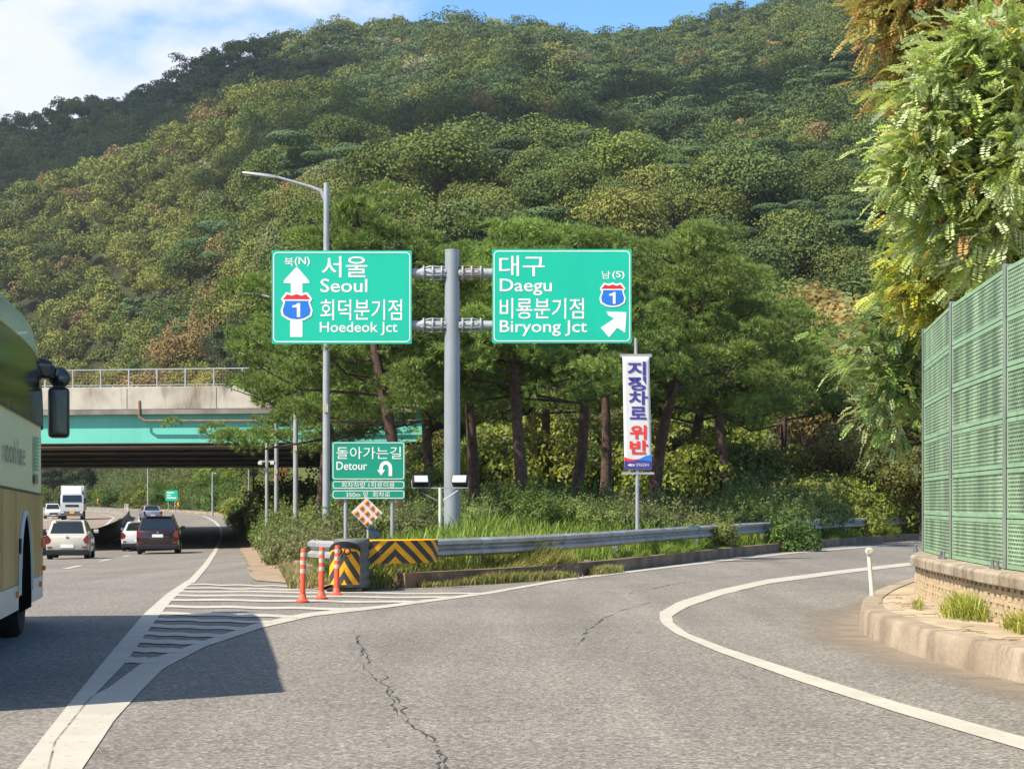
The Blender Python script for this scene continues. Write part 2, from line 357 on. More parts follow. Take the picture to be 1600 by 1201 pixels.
def poly_mesh(name, V, mt, col=None, parent=None):
    """V (n,k,3) separate faces with a face colour."""
    n, k = V.shape[0], V.shape[1]
    me = bpy.data.meshes.new(name)
    me.vertices.add(n * k); me.vertices.foreach_set('co', np.ascontiguousarray(V, dtype=np.float32).ravel())
    me.loops.add(n * k); me.loops.foreach_set('vertex_index', np.arange(n * k, dtype=np.int32))
    me.polygons.add(n); me.polygons.foreach_set('loop_start', np.arange(0, n * k, k, dtype=np.int32))
    me.update(calc_edges=True)
    if col is not None:
        a = me.attributes.new('Col', 'FLOAT_COLOR', 'FACE')
        a.data.foreach_set('color', np.hstack([col, np.ones((n, 1))]).astype(np.float32).ravel())
    me.materials.append(M[mt])
    if name is None: return me
    o = bpy.data.objects.new(name, me); C.objects.link(o)
    if parent: o.parent = parent
    return o

def unit(a): return a / np.maximum(np.linalg.norm(a, axis=-1, keepdims=True), 1e-9)
def cards(c, nrm, L, Wd, rng, tri=False):
    n = len(c); nrm = unit(nrm)
    t = unit(np.cross(nrm, unit(rng.normal(size=(n, 3))))); b = np.cross(nrm, t)
    L = np.broadcast_to(L, (n,))[:, None]; Wd = np.broadcast_to(Wd, (n,))[:, None]
    if tri: return np.stack([c + t * L * .6, c - t * L * .4 + b * Wd * .55, c - t * L * .4 - b * Wd * .55], 1)
    return np.stack([c + t * L * .5, c + b * Wd * .5, c - t * L * .5, c - b * Wd * .5], 1)
def crown_points(rng, n, Rx, Rz, lumps, lr, up=0.35):
    d = unit(rng.normal(size=(lumps, 3))); d[:, 2] = np.abs(d[:, 2]) * 1.1 - 0.25; d = unit(d)
    rad = rng.uniform(0.35, 0.8, (lumps, 1))
    lc = d * rad * np.array([Rx, Rx, Rz]); ls = lr * Rx * rng.uniform(0.7, 1.25, lumps)
    k = rng.integers(0, lumps, n)
    dd = unit(rng.normal(size=(n, 3)) + np.array([0, 0, up]))
    p = lc[k] + dd * (ls[k] * rng.uniform(0.72, 1.04, n))[:, None] * np.array([1, 1, 0.8])
    return p, unit(dd + rng.normal(size=(n, 3)) * 0.35), k
def vary(rng, n, base, amt=0.22, hue=0.1, k=None, kv=0.15):
    c = np.array(base)[None, :] * rng.uniform(1 - amt, 1 + amt, (n, 1))
    c = c * (1 + rng.normal(size=(n, 3)) * hue * np.array([1, .35, .6]))
    if k is not None:
        lk = rng.uniform(1 - kv, 1 + kv, k.max() + 1); c = c * lk[k][:, None]
    return np.clip(c, 0.004, 0.9)

# ------------------------------------------------------------------ the lie of the land
_y = np.arange(-80, 700.0, 1.0)
def smooth_tab(ys, vs, w=9):
    t = np.interp(_y, ys, vs); k = np.hanning(2 * w + 1); k /= k.sum()
    return np.convolve(np.pad(t, w, mode='edge'), k, 'valid')
_p = smooth_tab([-80, 34, 60, 85, 127, 150, 170, 190, 220, 280, 400, 700], [0, 0, -.36, -.75, -.9, -.6, -.25, 0, .15, .3, .6, 1])
_e = smooth_tab([-80, 10.3, 36.2, 52.5, 85, 127, 152, 174, 210, 265, 320, 380, 440, 700], [9.5, -2.8, -6.4, -8.85, -13.9, -20.3, -24.3, -28.4, -35.6, -49.7, -68, -95, -160, -480], 4)
def pz(y): return np.interp(y, _y, _p)
def E(y): return np.interp(y, _y, _e)
def V(y): return E(y) + 2.1
def MED(y): return E(y) - 8.5
def zmain(x, y):
    sup = 0.02 * np.clip((np.asarray(y) - 36) / 40, 0, 1)
    return pz(y) - sup * np.clip(E(y) - x, -3, 20)
KERB = [(-1.83, 32.6), (-0.7, 34.1), (.63, 36.2), (2.3, 40.3), (3.95, 45), (6.3, 51.6), (9, 58.6), (12.8, 67.6), (17.1, 76.3), (26, 90), (40, 105), (70, 125), (160, 160)]
def KX(y): return np.interp(y, [k[1] for k in KERB], [k[0] for k in KERB])
NOSE = [(-3.75, 32.3), (-3.3, 31.75), (-2.6, 31.75)]
vline = [(float(V(y)), float(y)) for y in [36, 42, 50, 60, 72, 85, 100, 115, 130, 150, 170, 190, 210, 235, 265, 290, 320, 350, 380, 410, 440, 520, 600]]
BOUND = vline[::-1] + NOSE + KERB                 # the hill side lies to one side of this line
POLY = BOUND + [(900, 300), (2500, 3000), (-3500, 3000), (-900, 650)]
_bp = np.array(BOUND)
def dist_line(x, y, pts=_bp):
    best = np.full(x.shape, 1e9)
    for a, b in zip(pts[:-1], pts[1:]):
        d = b - a; t = np.clip(((x - a[0]) * d[0] + (y - a[1]) * d[1]) / (d @ d), 0, 1)
        best = np.minimum(best, (x - a[0] - t * d[0]) ** 2 + (y - a[1] - t * d[1]) ** 2)
    return np.sqrt(best)
def inside(x, y, poly=POLY):
    r = np.zeros(x.shape, bool); n = len(poly)
    for i in range(n):
        (x0, y0), (x1, y1) = poly[i], poly[(i + 1) % n]
        if y0 == y1: continue
        c = ((y0 > y) != (y1 > y)) & (x < (x1 - x0) * (y - y0) / (y1 - y0) + x0); r ^= c
    return r
def bank_t(x, y):
    x = np.asarray(x, float); y = np.asarray(y, float)
    return np.where(inside(x, y), 1, -1) * dist_line(x, y)
HU = [-2500, -400, 0, 130, 200, 300, 400, 470, 560, 600, 700, 900, 1050, 1200, 1350, 1500, 1900, 4000]
DB = [480, 440, 420, 395, 350, 290, 200, 150, 125, 120, 115, 115, 115, 118, 120, 120, 125, 150]
V1 = [600, 480, 352, 305, 278, 225, 196, 187, 190, 215, 330, 430, 480, 500, 500, 500, 500, 600]
V2 = [420, 330, 217, 180, 163, 127, 98, 88, 82, 80, 68, 74, 85, 48, 10, -30, -60, 200]
def hill(x, y):
    ys = np.maximum(y, 30); u = CX + F * x / ys
    db = np.interp(u, HU, DB); v1 = np.interp(u, HU, V1); v2 = np.interp(u, HU, V2)
    d1, d2 = 585.0, 900.0
    z1 = CH + (HZ - v1) * d1 / F; z2 = CH + (HZ - v2) * d2 / F
    f = np.where(ys < d1, z1 * np.clip((ys - db) / (d1 - db), 0, 1) ** 1.12, z1 - .32 * (ys - d1))
    pw = np.interp(u, [0, 500, 700], [1.5, 1.35, 1.13])
    b = np.where(ys < d2, z2 * np.clip((ys - db) / (d2 - db), 0, 1) ** pw, z2 - .3 * (ys - d2))
    bump = 3.5 * np.sin(x * .031 + 1.3) * np.sin(y * .027) + 1.6 * np.sin(x * .083 + y * .05) * np.cos(y * .07)
    return np.where(ys > db, np.maximum(f, b) + bump * np.clip((ys - db) / 120, 0, 1), -20)
def H(x, y):
    x = np.asarray(x, float); y = np.asarray(y, float)
    t = bank_t(x, y)
    zm = zmain(np.maximum(x, E(y) - 9), y)
    wr = np.clip((x - V(y)) / np.maximum(KX(np.maximum(y, 32)) - V(y), .5), 0, 1)
    base = np.where(y > 31, zm * (1 - wr), zm)
    tt = np.maximum(t, 0)
    bank = base + .16 + .0 + np.where(tt < 28, .11 * tt + .005 * tt ** 2, .11 * 28 + .005 * 784 + .2 * (tt - 28)) * np.interp(y, [0, 90, 200, 300], [1, 1, .8, .55])
    bank = np.where(tt > 40, np.minimum(bank, np.interp(tt, [40, 300], [16, 30])), bank)
    road = np.where((x > KX(np.maximum(y, 33)) - .2) | (y < 31), np.minimum(base, 0), zmain(x, y)) - .10
    left = x - (MED(y) - 10.6)
    road = np.where(left < 0, zmain(MED(y) - 10, y) + .05 + np.minimum(-left, 40) * .05 - .1 * (left > -1), road)
    w7 = np.clip((t - .05) / .75, 0, 1); bank = (base - .1) * (1 - w7) + bank * w7
    return np.where(t > 0, np.maximum(bank, hill(x, y)), road)
def zr(x, y):
    if y > 31.8 and x > (V(y) + KX(y)) / 2: return 0.0
    return float(zmain(x, y))
def hit(u, v, off=0.0):
    d = 5.0; k = (u - CX) / F
    while d < 420:
        if CH - (v - HZ) * d / F <= zr(k * d, d) + 1e-4: break
        d += 0.25 if d > 40 else 0.1
    lo, hi = d - .25, d
    for _ in range(18):
        m = (lo + hi) / 2
        if CH - (v - HZ) * m / F <= zr(k * m, m): hi = m
        else: lo = m
    d = hi
    return (k * d, d, zr(k * d, d) + off)
def gz(x, y): return float(H(np.array([x]), np.array([y]))[0])
def at(u, d): return ((u - CX) * d / F, d)
def px(u, v, d): return ((u - CX) * d / F, CH - (v - HZ) * d / F)

# ground: one sheet to the horizon
ys = np.concatenate([np.arange(-60, 0, 10), np.arange(0, 30, 3), np.arange(30, 80, .7), np.arange(80, 140, 2), np.arange(140, 420, 5), np.arange(420, 1100, 12), [1150, 1250, 1400, 1700, 2100, 3000]])
ts = np.linspace(-1, 1, 281); ss = np.sign(ts) * np.abs(ts) ** 1.7
Yg, Sg = np.meshgrid(ys, ss, indexing='ij'); Xg = Sg * (45 + .8 * np.maximum(Yg, 0))
Zg = H(Xg.ravel(), Yg.ravel()).reshape(Xg.shape)
tg = bank_t(Xg.ravel(), Yg.ravel()).reshape(Xg.shape)
nr, nc = Xg.shape
idx = np.arange(nr * nc).reshape(nr, nc)
faces = np.stack([idx[:-1, :-1], idx[:-1, 1:], idx[1:, 1:], idx[1:, :-1]], -1).reshape(-1, 4)
me = bpy.data.meshes.new('ground')
me.from_pydata(np.stack([Xg, Yg, Zg], -1).reshape(-1, 3).tolist(), [], faces.tolist())
gcol = np.zeros((nr * nc, 4)); gcol[:, 3] = 1
soil, grs, sand = np.array([.075, .085, .035]), np.array([.07, .085, .025]), np.array([.34, .25, .16])
w = np.clip((tg.ravel() - .6) / 1.6, 0, 1)[:, None]; w2 = np.clip((tg.ravel() - 6) / 8, 0, 1)[:, None]
gcol[:, :3] = (sand * (1 - w) + grs * w) * (1 - w2) + soil * .42 * w2
lf = (Xg.ravel() < MED(Yg.ravel()) - 11)[:, None]
gcol[:, :3] = np.where(lf, np.array([.13, .12, .05]), gcol[:, :3])
a = me.attributes.new('Col', 'FLOAT_COLOR', 'POINT'); a.data.foreach_set('color', gcol.astype(np.float32).ravel())
me.materials.append(M['ground']); me.polygons.foreach_set('use_smooth', [True] * len(me.polygons))
go = bpy.data.objects.new('ground', me); C.objects.link(go); tag(go, kind='structure')

# roads
def strip(name, rows, mt, kind='structure', parent=None):
    m = MB(); n = len(rows[0])
    for r in rows: m.v += [tuple(p) for p in r]
    for i in range(len(rows) - 1):
        for k in range(n - 1):
            m.f.append((i * n + k, i * n + k + 1, (i + 1) * n + k + 1, (i + 1) * n + k))
    o = m.build(name, mt, parent, smooth=True)
    if kind: o['kind'] = kind
    return o
rows = []
for y in np.concatenate([np.arange(-40, 31, 4), np.arange(32, 120, 2), np.arange(120, 470, 4)]):
    x0, x1 = float(MED(y)), float(V(y)) + (.3 if y > 36 else .8)
    if y <= 31: continue
    rows.append([(x, y, float(zmain(x, y))) for x in np.linspace(x0, x1, 9)])
first = [(p[0] + .15 * 1.0, 31.8, 0.0) for p in rows[0]]
strip('road', rows, 'asphalt')
strip('ramp_road', [[(x, y, 0.0) for x in np.linspace(float(MED(y)), 60, 12)] for y in [-40, -20, -5, 0, 5, 10, 15, 20, 25, 30, 32.0]] +
      [], 'asphalt')
strip('ramp_road', [[(float(KX(y)) - .25 + (k / 9) ** 1.5 * (120 - KX(y)), y, 0.0) for k in range(10)] for y in [32, 33, 34.1, 36.2, 38, 40.3, 42.5, 45, 48, 51.6, 55, 58.6, 63, 67.6, 72, 76.3, 83, 90, 97, 105]], 'asphalt')
strip('gore_road', [[(x, y, 0.0) for x in np.linspace(float(V(y)) + .3, float(KX(y)) - .25, 4)] for y in [32.0, 32.6, 33.2]], 'asphalt')
strip('opposite_road', [[(x, y, float(zmain(x, y)) + .0) for x in np.linspace(float(MED(y)) - 10.6, float(MED(y)), 6)] for y in np.concatenate([np.arange(20, 120, 6), np.arange(120, 470, 4)])], 'asphalt_tan')

# painted markings
def resample(pts, n):
    p = np.array(pts, float); d = np.r_[0, np.cumsum(np.hypot(*np.diff(p, axis=0).T))]
    t = np.linspace(0, d[-1], n); return np.stack([np.interp(t, d, p[:, 0]), np.interp(t, d, p[:, 1])], 1)
def off(d): return .006 + d * 7e-5
def band(name, A, B, n=60, mt='road_paint', cols=2, o2=0.0):
    a, b = resample(A, n), resample(B, n); rows = []
    for p, q in zip(a, b):
        r = []
        for k in range(cols + 1):
            u, v = p + (q - p) * k / cols; h = hit(u, v); r.append((h[0], h[1], h[2] + off(h[1]) + o2))
        rows.append(r)
    return strip(name, rows, mt)
A_L = [(0, 1234), (28, 1201), (107, 1101), (165, 1030), (225, 959), (259, 929), (292, 907)]
A_R = [(70, 1234), (88, 1160), (144, 1090), (195, 1037), (244, 968), (270, 936), (303, 908)]
B_T = [(66, 1234), (84, 1160), (140, 1090), (168, 1076), (225, 1034), (311, 1004), (394, 976), (469, 959), (544, 951), (600, 945.6), (760, 925), (880, 904.5), (1050, 884), (1240, 862.5), (1440, 846.5)]
B_B = [(108, 1234), (133, 1195), (180, 1124), (225, 1075), (255, 1045), (319, 1011), (409, 981), (487, 963), (600, 950), (760, 928.5), (880, 907.5), (1050, 886.5), (1240, 864.5), (1440, 848)]
band('edge_line', A_L, A_R, 60)
band('edge_line', B_T, B_B, 160)
strip('edge_line', [[(float(E(y)) + .05 + k * w, y, float(zmain(E(y) + k * w, y)) + off(y) + .001) for k in (-.5, .5)] for y, w in [(yy, .15 + yy * .0006) for yy in np.concatenate([np.arange(35.0, 150, 2.5), np.arange(150, 400, 4)])]], 'road_paint')
band('edge_line', [(1450, 875.5), (1430, 878), (1320, 890), (1200, 905), (1120, 922), (1060, 940), (1030, 957), (1031, 972), (1055, 990), (1120, 1018), (1250, 1065), (1400, 1113), (1600, 1172), (1760, 1222)],
     [(1450, 880.5), (1430, 883), (1320, 895.5), (1200, 912), (1130, 929), (1075, 948), (1050, 962), (1052, 974), (1075, 990), (1135, 1013), (1260, 1053), (1400, 1097), (1600, 1152), (1760, 1200)], 120)
axv = ([p[1] for p in A_R][::-1], [p[0] for p in A_R][::-1]); bxv = ([p[1] for p in B_T][::-1], [p[0] for p in B_T][::-1])
for v, th, tilt in [(913, 2.2, 3), (918.5, 2.4, 3.5), (924, 2.6, 4), (930, 3, 4), (937, 3.6, 4), (947.5, 4.4, 4.5), (958.5, 5, 5), (967.5, 4.4, 5), (978, 6, 4.5), (990, 6.5, 4), (1002, 7.5, 3), (1015.5, 8.5, 2), (1032, 10, 0)]:
    uA = float(np.interp(v, *axv)); vr = v + tilt; uB = float(np.interp(vr - th * .5, *bxv)) + 5
    if v < 916: uB = 452
    elif v < 920: uB = 500
    m = [(uA - 2 + (uB - uA + 2) * k / 20, v + tilt * k / 20 + 0.6 * math.sin(k * .9 + v)) for k in range(21)]
    band('hatch_stripe', [(a, b - th * .43) for a, b in m], [(a, b + th * .43) for a, b in m], 21, o2=0.002)
for dd in (3.6,):
    y = 22.0
    while y < 330:
        ln = 5.0
        if y > 30: strip('lane_dash', [[(float(E(q)) - dd - .1 + k * (.17 + y * .0005), q, float(zmain(E(q) - dd, q)) + off(q)) for k in (0, 1)] for q in np.linspace(y, y + ln, 4)], 'road_paint')
        y += 13.0
strip('edge_line', [[(float(E(q)) - 7.35 + k * .2, q, float(zmain(E(q) - 7.3, q)) + off(q)) for k in (0, 1)] for q in np.arange(50, 330, 4)], 'road_paint')
for dd in (13.3,):
    y = 60.0
    while y < 300:
        strip('lane_dash', [[(float(E(q)) - dd + k * .25, q, float(zmain(E(q) - dd, q)) + off(q)) for k in (0, 1)] for q in np.linspace(y, y + 6, 4)], 'road_paint'); y += 16
strip('edge_line', [[(float(E(q)) - 10.3 + k * .25, q, float(zmain(E(q) - 10.2, q)) + off(q)) for k in (0, 1)] for q in np.arange(50, 330, 4)], 'road_paint')
strip('edge_line', [[(float(E(q)) - 17.6 + k * .25, q, float(zmain(E(q) - 17.5, q)) + off(q)) for k in (0, 1)] for q in np.arange(50, 330, 4)], 'road_paint')

# cracks in the asphalt
def crack(pts, w, jit):
    rng = np.random.default_rng(int(pts[0][0])); p = resample(pts, 70); rows = []
    ox = np.cumsum(rng.normal(size=70)) * jit * .22; ox -= np.linspace(ox[0], ox[-1], 70)
    for i, (u, v) in enumerate(p):
        h = hit(u + ox[i] + rng.normal() * jit * .35, v); ww = w * .75 * rng.uniform(.05, 1.3) * (1 if rng.random() > .36 else .03)
        rows.append([(h[0] - ww / 2, h[1], .004), (h[0] + ww / 2, h[1] + rng.normal() * .01, .004)])
    strip('road_crack', rows, 'crack')
crack([(555, 985), (568, 1010), (575, 1040), (597, 1070), (622, 1100), (640, 1125), (668, 1150), (690, 1180), (700, 1215)], .030, 9)
crack([(560, 995), (572, 1030), (590, 1062), (615, 1092), (634, 1122), (660, 1146), (682, 1175), (690, 1215)], .022, 12)
crack([(637, 1122), (690, 1126), (745, 1128), (830, 1124)], .035, 5)
crack([(905, 1008), (915, 985), (940, 968), (975, 950), (1015, 940)], .03, 6)
crack([(1020, 920), (1050, 913), (1120, 905), (1180, 897)], .05, 5)
crack([(950, 925), (980, 928), (1000, 922)], .03, 5)

# kerbs, dirt verge and the paved island on the right
def kerb(name, pts, w, h, mt, z0=-.05):
    b = MB(); pr = [(0, z0), (0, h - .03), (.03, h), (w, h), (w, z0)]
    p = resample(pts, max(12, len(pts) * 5))
    b.sweep([(x, y, zr(x, y)) for x, y in p], pr); o = b.build(name, mt, smooth=False); o['kind'] = 'structure'
kerb('kerb', [(x - .25, y) for x, y in KERB[:-1]][::1], .22, .27, 'kerb_brown')
dv = []
for y in np.concatenate([np.arange(31.9, 60, 1.5), np.arange(60, 170, 4)]):
    o1 = 1.25 if y > 36 else 1.9 + (36 - y) * .1; x1 = float(V(y)) + .25
    x0 = float(E(y)) + o1 + .06 * math.sin(y * .9) + .03 * math.sin(y * 2.3)
    dv.append([(x, y, float(zmain(x, y)) + .012 + .0001 * y + .09 * max(0, k - 1) / 3) for k, x in enumerate(np.linspace(x0, x1 + .3, 5))])
strip('dirt_verge', dv, 'dirt')
vk = [(float(V(y)) + .2, y) for y in [37, 40, 46, 54, 64, 76, 90, 110, 130, 150, 175, 200, 235, 265, 300]]
kerb('kerb', [(x, y) for x, y in vk], .2, .28, 'concrete_kerb', -.1)
IK = [(4.9, -12), (4.75, 8), (4.5, 13), (4.27, 15.2), (4.04, 16.8), (3.95, 18.4), (3.98, 20.4), (4.12, 21.7), (4.45, 23.4), (4.95, 25.3), (5.5, 27.1), (6.7, 30.6), (8.6, 34), (12, 38), (18, 43), (30, 49), (70, 58)]
b = MB(); pr = [(.0, -.05), (.03, .24), (.06, .28), (.28, .285), (.28, -.05)]
b.sweep([(x, y, 0) for x, y in resample(IK, 110)], pr); b.build('kerb', 'concrete_kerb', smooth=True)['kind'] = 'structure'
ik = resample(IK, 110)
strip('sidewalk', [[(x + .2 + (k / 5) ** 2 * (75 - x), y, .272 if k < 3 else .30) for k in range(6)] for x, y in ik], 'sidewalk')
# sand washed against the kerb
def sand_mat():
    m = bpy.data.materials.new('sand'); m.use_nodes = True
    n, l = m.node_tree.nodes, m.node_tree.links; b = n['Principled BSDF']; b.inputs['Roughness'].default_value = .95
    b.inputs['Base Color'].default_value = (.235, .185, .14, 1)
    a = n.new('ShaderNodeAttribute'); a.attribute_name = 'Col'
    t = n.new('ShaderNodeTexCoord'); z = n.new('ShaderNodeTexNoise'); z.inputs['Scale'].default_value = 2.2; z.inputs['Detail'].default_value = 8
    l.new(t.outputs['Object'], z.inputs[0])
    mm = n.new('ShaderNodeMath'); mm.operation = 'MULTIPLY'; l.new(a.outputs['Fac'], mm.inputs[0]); l.new(z.outputs[0], mm.inputs[1])
    r = n.new('ShaderNodeMapRange'); r.inputs[1].default_value = .08; r.inputs[2].default_value = .45; r.inputs[4].default_value = .8; l.new(mm.outputs[0], r.inputs[0])
    tr = n.new('ShaderNodeBsdfTransparent'); s = n.new('ShaderNodeMixShader')
    l.new(r.outputs[0], s.inputs[0]); l.new(tr.outputs[0], s.inputs[1]); l.new(b.outputs[0], s.inputs[2]); l.new(s.outputs[0], n['Material Output'].inputs[0])
    M['sand'] = m
sand_mat()
rowsS = []; cS = []
for x, y in resample(IK[2:13], 50):
    wd = 1.0 if y < 26 else .7
    for k in range(5):
        rowsS.append((x + .02 - wd * k / 4 * .95, y + (wd * k / 4 * .3), .005)); cS.append((1 - k / 4) ** 1.0)
mb = MB(); mb.v = rowsS
for i in range(49):
    for k in range(4): mb.f.append((i * 5 + k, i * 5 + k + 1, (i + 1) * 5 + k + 1, (i + 1) * 5 + k))
so = mb.build('sand_drift', 'sand'); so['kind'] = 'structure'
a = so.data.attributes.new('Col', 'FLOAT_COLOR', 'POINT'); a.data.foreach_set('color', np.repeat(np.array(cS, dtype=np.float32), 4))
# ------------------------------------------------------------------ lettering
def text_poly(body, x0, z0, x1, z1, bold=0.0, y=0.0):
    """mesh verts/faces of a line of writing fitted to a box in the x-z plane, facing -y"""
    c = bpy.data.curves.new('t', 'FONT'); c.body = body; c.offset = bold; c.resolution_u = 3; c.fill_mode = 'FRONT'
    o = bpy.data.objects.new('t', c); C.objects.link(o); bpy.context.view_layer.update()
    m = bpy.data.meshes.new_from_object(o.evaluated_get(bpy.context.evaluated_depsgraph_get()))
    v = np.array([p.co[:2] for p in m.vertices]); f = [tuple(p.vertices) for p in m.polygons]
    bpy.data.objects.remove(o); bpy.data.curves.remove(c); bpy.data.meshes.remove(m)
    lo, hi = v.min(0), v.max(0); v = (v - lo) / (hi - lo)
    return [(x0 + (x1 - x0) * a, y, z0 + (z1 - z0) * b2) for a, b2 in v], f
class Face:
    """a sign face laid out in the photo's pixel frame at distance d, as local x,z about (u0, ground z)"""
    def __init__(s, u0, d, zb): s.u0, s.d, s.zb = u0, d, zb
    def x(s, u): return (u - s.u0) * s.d / F
    def z(s, v): return CH - (v - HZ) * s.d / F - s.zb
    def poly(s, pts): return [(s.x(u), s.z(v)) for u, v in pts]
    def text(s, name, body, u0, v0, u1, v1, m, parent, y, bold=.02):
        b = MB(); vs, fs = text_poly(body, s.x(u0), s.z(v1), s.x(u1), s.z(v0), bold, y); b.add(vs, fs); return b.build(name, m, parent)
    def shape(s, name, pts, m, parent, y, th=.006): return MB().prism(s.poly(pts), y, y + th).build(name, m, parent)
    def rect(s, name, u0, v0, u1, v1, m, parent, y0, y1, r=0, bev=0):
        pts = rrect(u0, v0, u1, v1, r); return MB().prism(s.poly(pts), y0, y1).build(name, m, parent, bevel=bev)
    def border(s, name, u0, v0, u1, v1, r, w, m, parent, y):
        a = s.poly(rrect(u0, v0, u1, v1, r)); c = s.poly(rrect(u0 + w, v0 + w, u1 - w, v1 - w, max(r - w, .5))); n = len(a)
        b = MB(); b.v = [(x, y, z) for x, z in a + c]; b.f = [(k, (k + 1) % n, n + (k + 1) % n, n + k) for k in range(n)]
        return b.build(name, m, parent)
def rrect(u0, v0, u1, v1, r, n=5):
    if r <= 0: return [(u0, v1), (u1, v1), (u1, v0), (u0, v0)]
    o = []
    for cx, cy, a0 in ((u1 - r, v1 - r, 90), (u1 - r, v0 + r, 0), (u0 + r, v0 + r, -90), (u0 + r, v1 - r, -180)):
        for k in range(n + 1):
            a = R(a0 - 90 * k / n); o.append((cx + r * math.cos(a), cy + r * math.sin(a)))
    return o
SH = [(-.65, .97), (-.33, .86), (0, .97), (.33, .86), (.65, .97), (.98, .5), (.83, .25), (1, -.28), (.92, -.66), (.5, -.92), (0, -1), (-.5, -.92), (-.92, -.66), (-1, -.28), (-.83, .25), (-.98, .5)]
def shield(fc, cu, cv, hw, hh, parent, y):
    s = fc.shape('route_shield', [(cu + a * hw, cv - b * hh) for a, b in SH], 'sign_white', parent, y)
    k = .87
    low = [(p[0] * k, p[1] * k) for p in SH if p[1] < .3] ; low = [(.80, .36)] + low + [(-.80, .36)]
    low = [(.74, .38), (.73, .24)] + [(p[0] * k, p[1] * k) for p in SH if p[1] < .2] + [(-.73, .24), (-.74, .38)]
    fc.shape('shield_field', [(cu + a * hw, cv - b * hh) for a, b in low], 'sign_blue', s, y - .004)
    top = [(-.86, .48), (.86, .48), (.58, .83), (.31, .72), (0, .83), (-.31, .72), (-.58, .83)]
    fc.shape('shield_crown', [(cu + a * hw, cv - b * hh) for a, b in top], 'sign_red', s, y - .004)
    fc.shape('route_number', [(cu + a * hw, cv - b * hh) for a, b in [(.02, -.72), (.22, -.72), (.22, .22), (.06, .22), (-.06, .10), (-.26, .06), (-.26, -.07), (.02, -.07)]], 'sign_white', s, y - .010)

# ------------------------------------------------------------------ the big green direction sign
d = 47.0; xs, ysn = at(706.5, d); zb = gz(xs, ysn) - .1
sg = thing('direction_sign', (xs, ysn, zb), 'tall grey steel pole carrying two large green direction panels on side arms', 'road sign')
fc = Face(706.5, d, zb)
top = fc.z(392)
MB().tube([(0, 0, 0), (0, 0, top * .5), (0, 0, top)], [.215, .205, .185], 28).build('pole', 'steel_pole', sg, smooth=True)
MB().lathe([(.19, top - .01), (.19, top + .025), (.05, top + .045)], 24).build('pole_cap', 'galv', sg, smooth=True)
MB().lathe([(.36, 0), (.36, .05), (.22, .06)], 20).build('base_plate', 'galv_dark', sg)
for vv in (427, 508.5):
    for sd, ue in ((-1, 640), (1, 772)):
        z = fc.z(vv)
        MB().tube([(sd * .16, 0, z), (fc.x(ue), .0, z)], .125, 18).build('support_arm', 'galv', sg, smooth=True)
        f1 = MB()
        for xx in (.27, .50, .735):
            f1.lathe([(.125, -.02), (.20, -.02), (.20, .02), (.125, .02)], 18)
            n0 = 18 * 4
            for i in range(len(f1.v) - n0, len(f1.v)):
                q = f1.v[i]; f1.v[i] = (sd * xx + q[2], q[1], z + q[0])
        f1.build('flange', 'galv', sg, smooth=True)
        f2 = MB()
        for aa in range(0, 360, 45):
            c_, s_ = math.cos(R(aa + 22)), math.sin(R(aa + 22))
            f2.tube([(sd * .17, .17 * c_, z + .17 * s_), (sd * .55, .19 * c_, z + .19 * s_), (sd * .80, .12 * c_, z + .12 * s_)], .013, 6)
        f2.build('stiffener', 'rust' if sd > 0 and vv < 450 else 'galv', sg)
def panel(u0, v0, u1, v1):
    p = fc.rect('sign_panel', u0, v0, u1, v1, 'sign_green', sg, -.20, -.155, 2)
    fc.border('border', u0 + 2.2, v0 + 2.5, u1 - 2.2, v1 - 2.5, 7, 1.5, 'sign_white', p, -.206)
    b = MB()
    for k in range(4):
        z = fc.z(v0 + (v1 - v0) * (k + .5) / 4); b.box(fc.x(u0 + 4), fc.x(u1 - 4), -.153, -.10, z - .03, z + .03)
    b.build('stiffener_rail', 'galv_dark', p)
    return p
p = panel(426.3, 393, 644, 538)
y0 = -.207
fc.text('lettering', '북', 446, 404, 460, 418, 'sign_white', p, y0, .006)
fc.text('lettering', '(N)', 462, 403, 485.5, 418, 'sign_white', p, y0, .01)
fc.text('lettering', '서울', 504, 402, 575, 435, 'sign_white', p, y0, .006)
fc.text('lettering', 'Seoul', 502, 437, 575, 458, 'sign_white', p, y0, .008)
fc.text('lettering', '회덕분기점', 502, 469, 629, 501.5, 'sign_white', p, y0, .006)
fc.text('lettering', 'Hoedeok Jct', 501, 504, 622, 525, 'sign_white', p, y0, .008)
fc.shape('arrow', [(455, 527.5), (474, 527.5), (474, 502), (455, 502)], 'sign_white', p, y0)
fc.shape('arrow', [(456, 462), (474, 462), (474, 444), (485, 444), (484, 440), (466, 419), (464, 419), (445, 440), (445, 444), (456, 444)], 'sign_white', p, y0)
shield(fc, 465, 480, 25, 23, p, y0 - .004)
p = panel(769.3, 391, 986, 537)
fc.text('lettering', '대구', 780, 401, 851, 433, 'sign_white', p, y0, .006)
fc.text('lettering', 'Daegu', 781, 437, 862, 463, 'sign_white', p, y0, .008)
fc.text('lettering', '비룡분기점', 781, 467, 912, 499.5, 'sign_white', p, y0, .006)
fc.text('lettering', 'Biryong Jct', 781, 501.5, 917, 526, 'sign_white', p, y0, .008)
fc.text('lettering', '남', 940, 425, 953, 437, 'sign_white', p, y0, .006)
fc.text('lettering', '(S)', 956, 425, 975, 438, 'sign_white', p, y0, .01)
shield(fc, 956.5, 462, 20.5, 19.5, p, y0 - .004)
fc.shape('arrow', [(938, 513), (951, 528), (964, 513), (976, 521), (978, 489), (947, 488), (950, 494), (959, 499)], 'sign_white', p, y0)

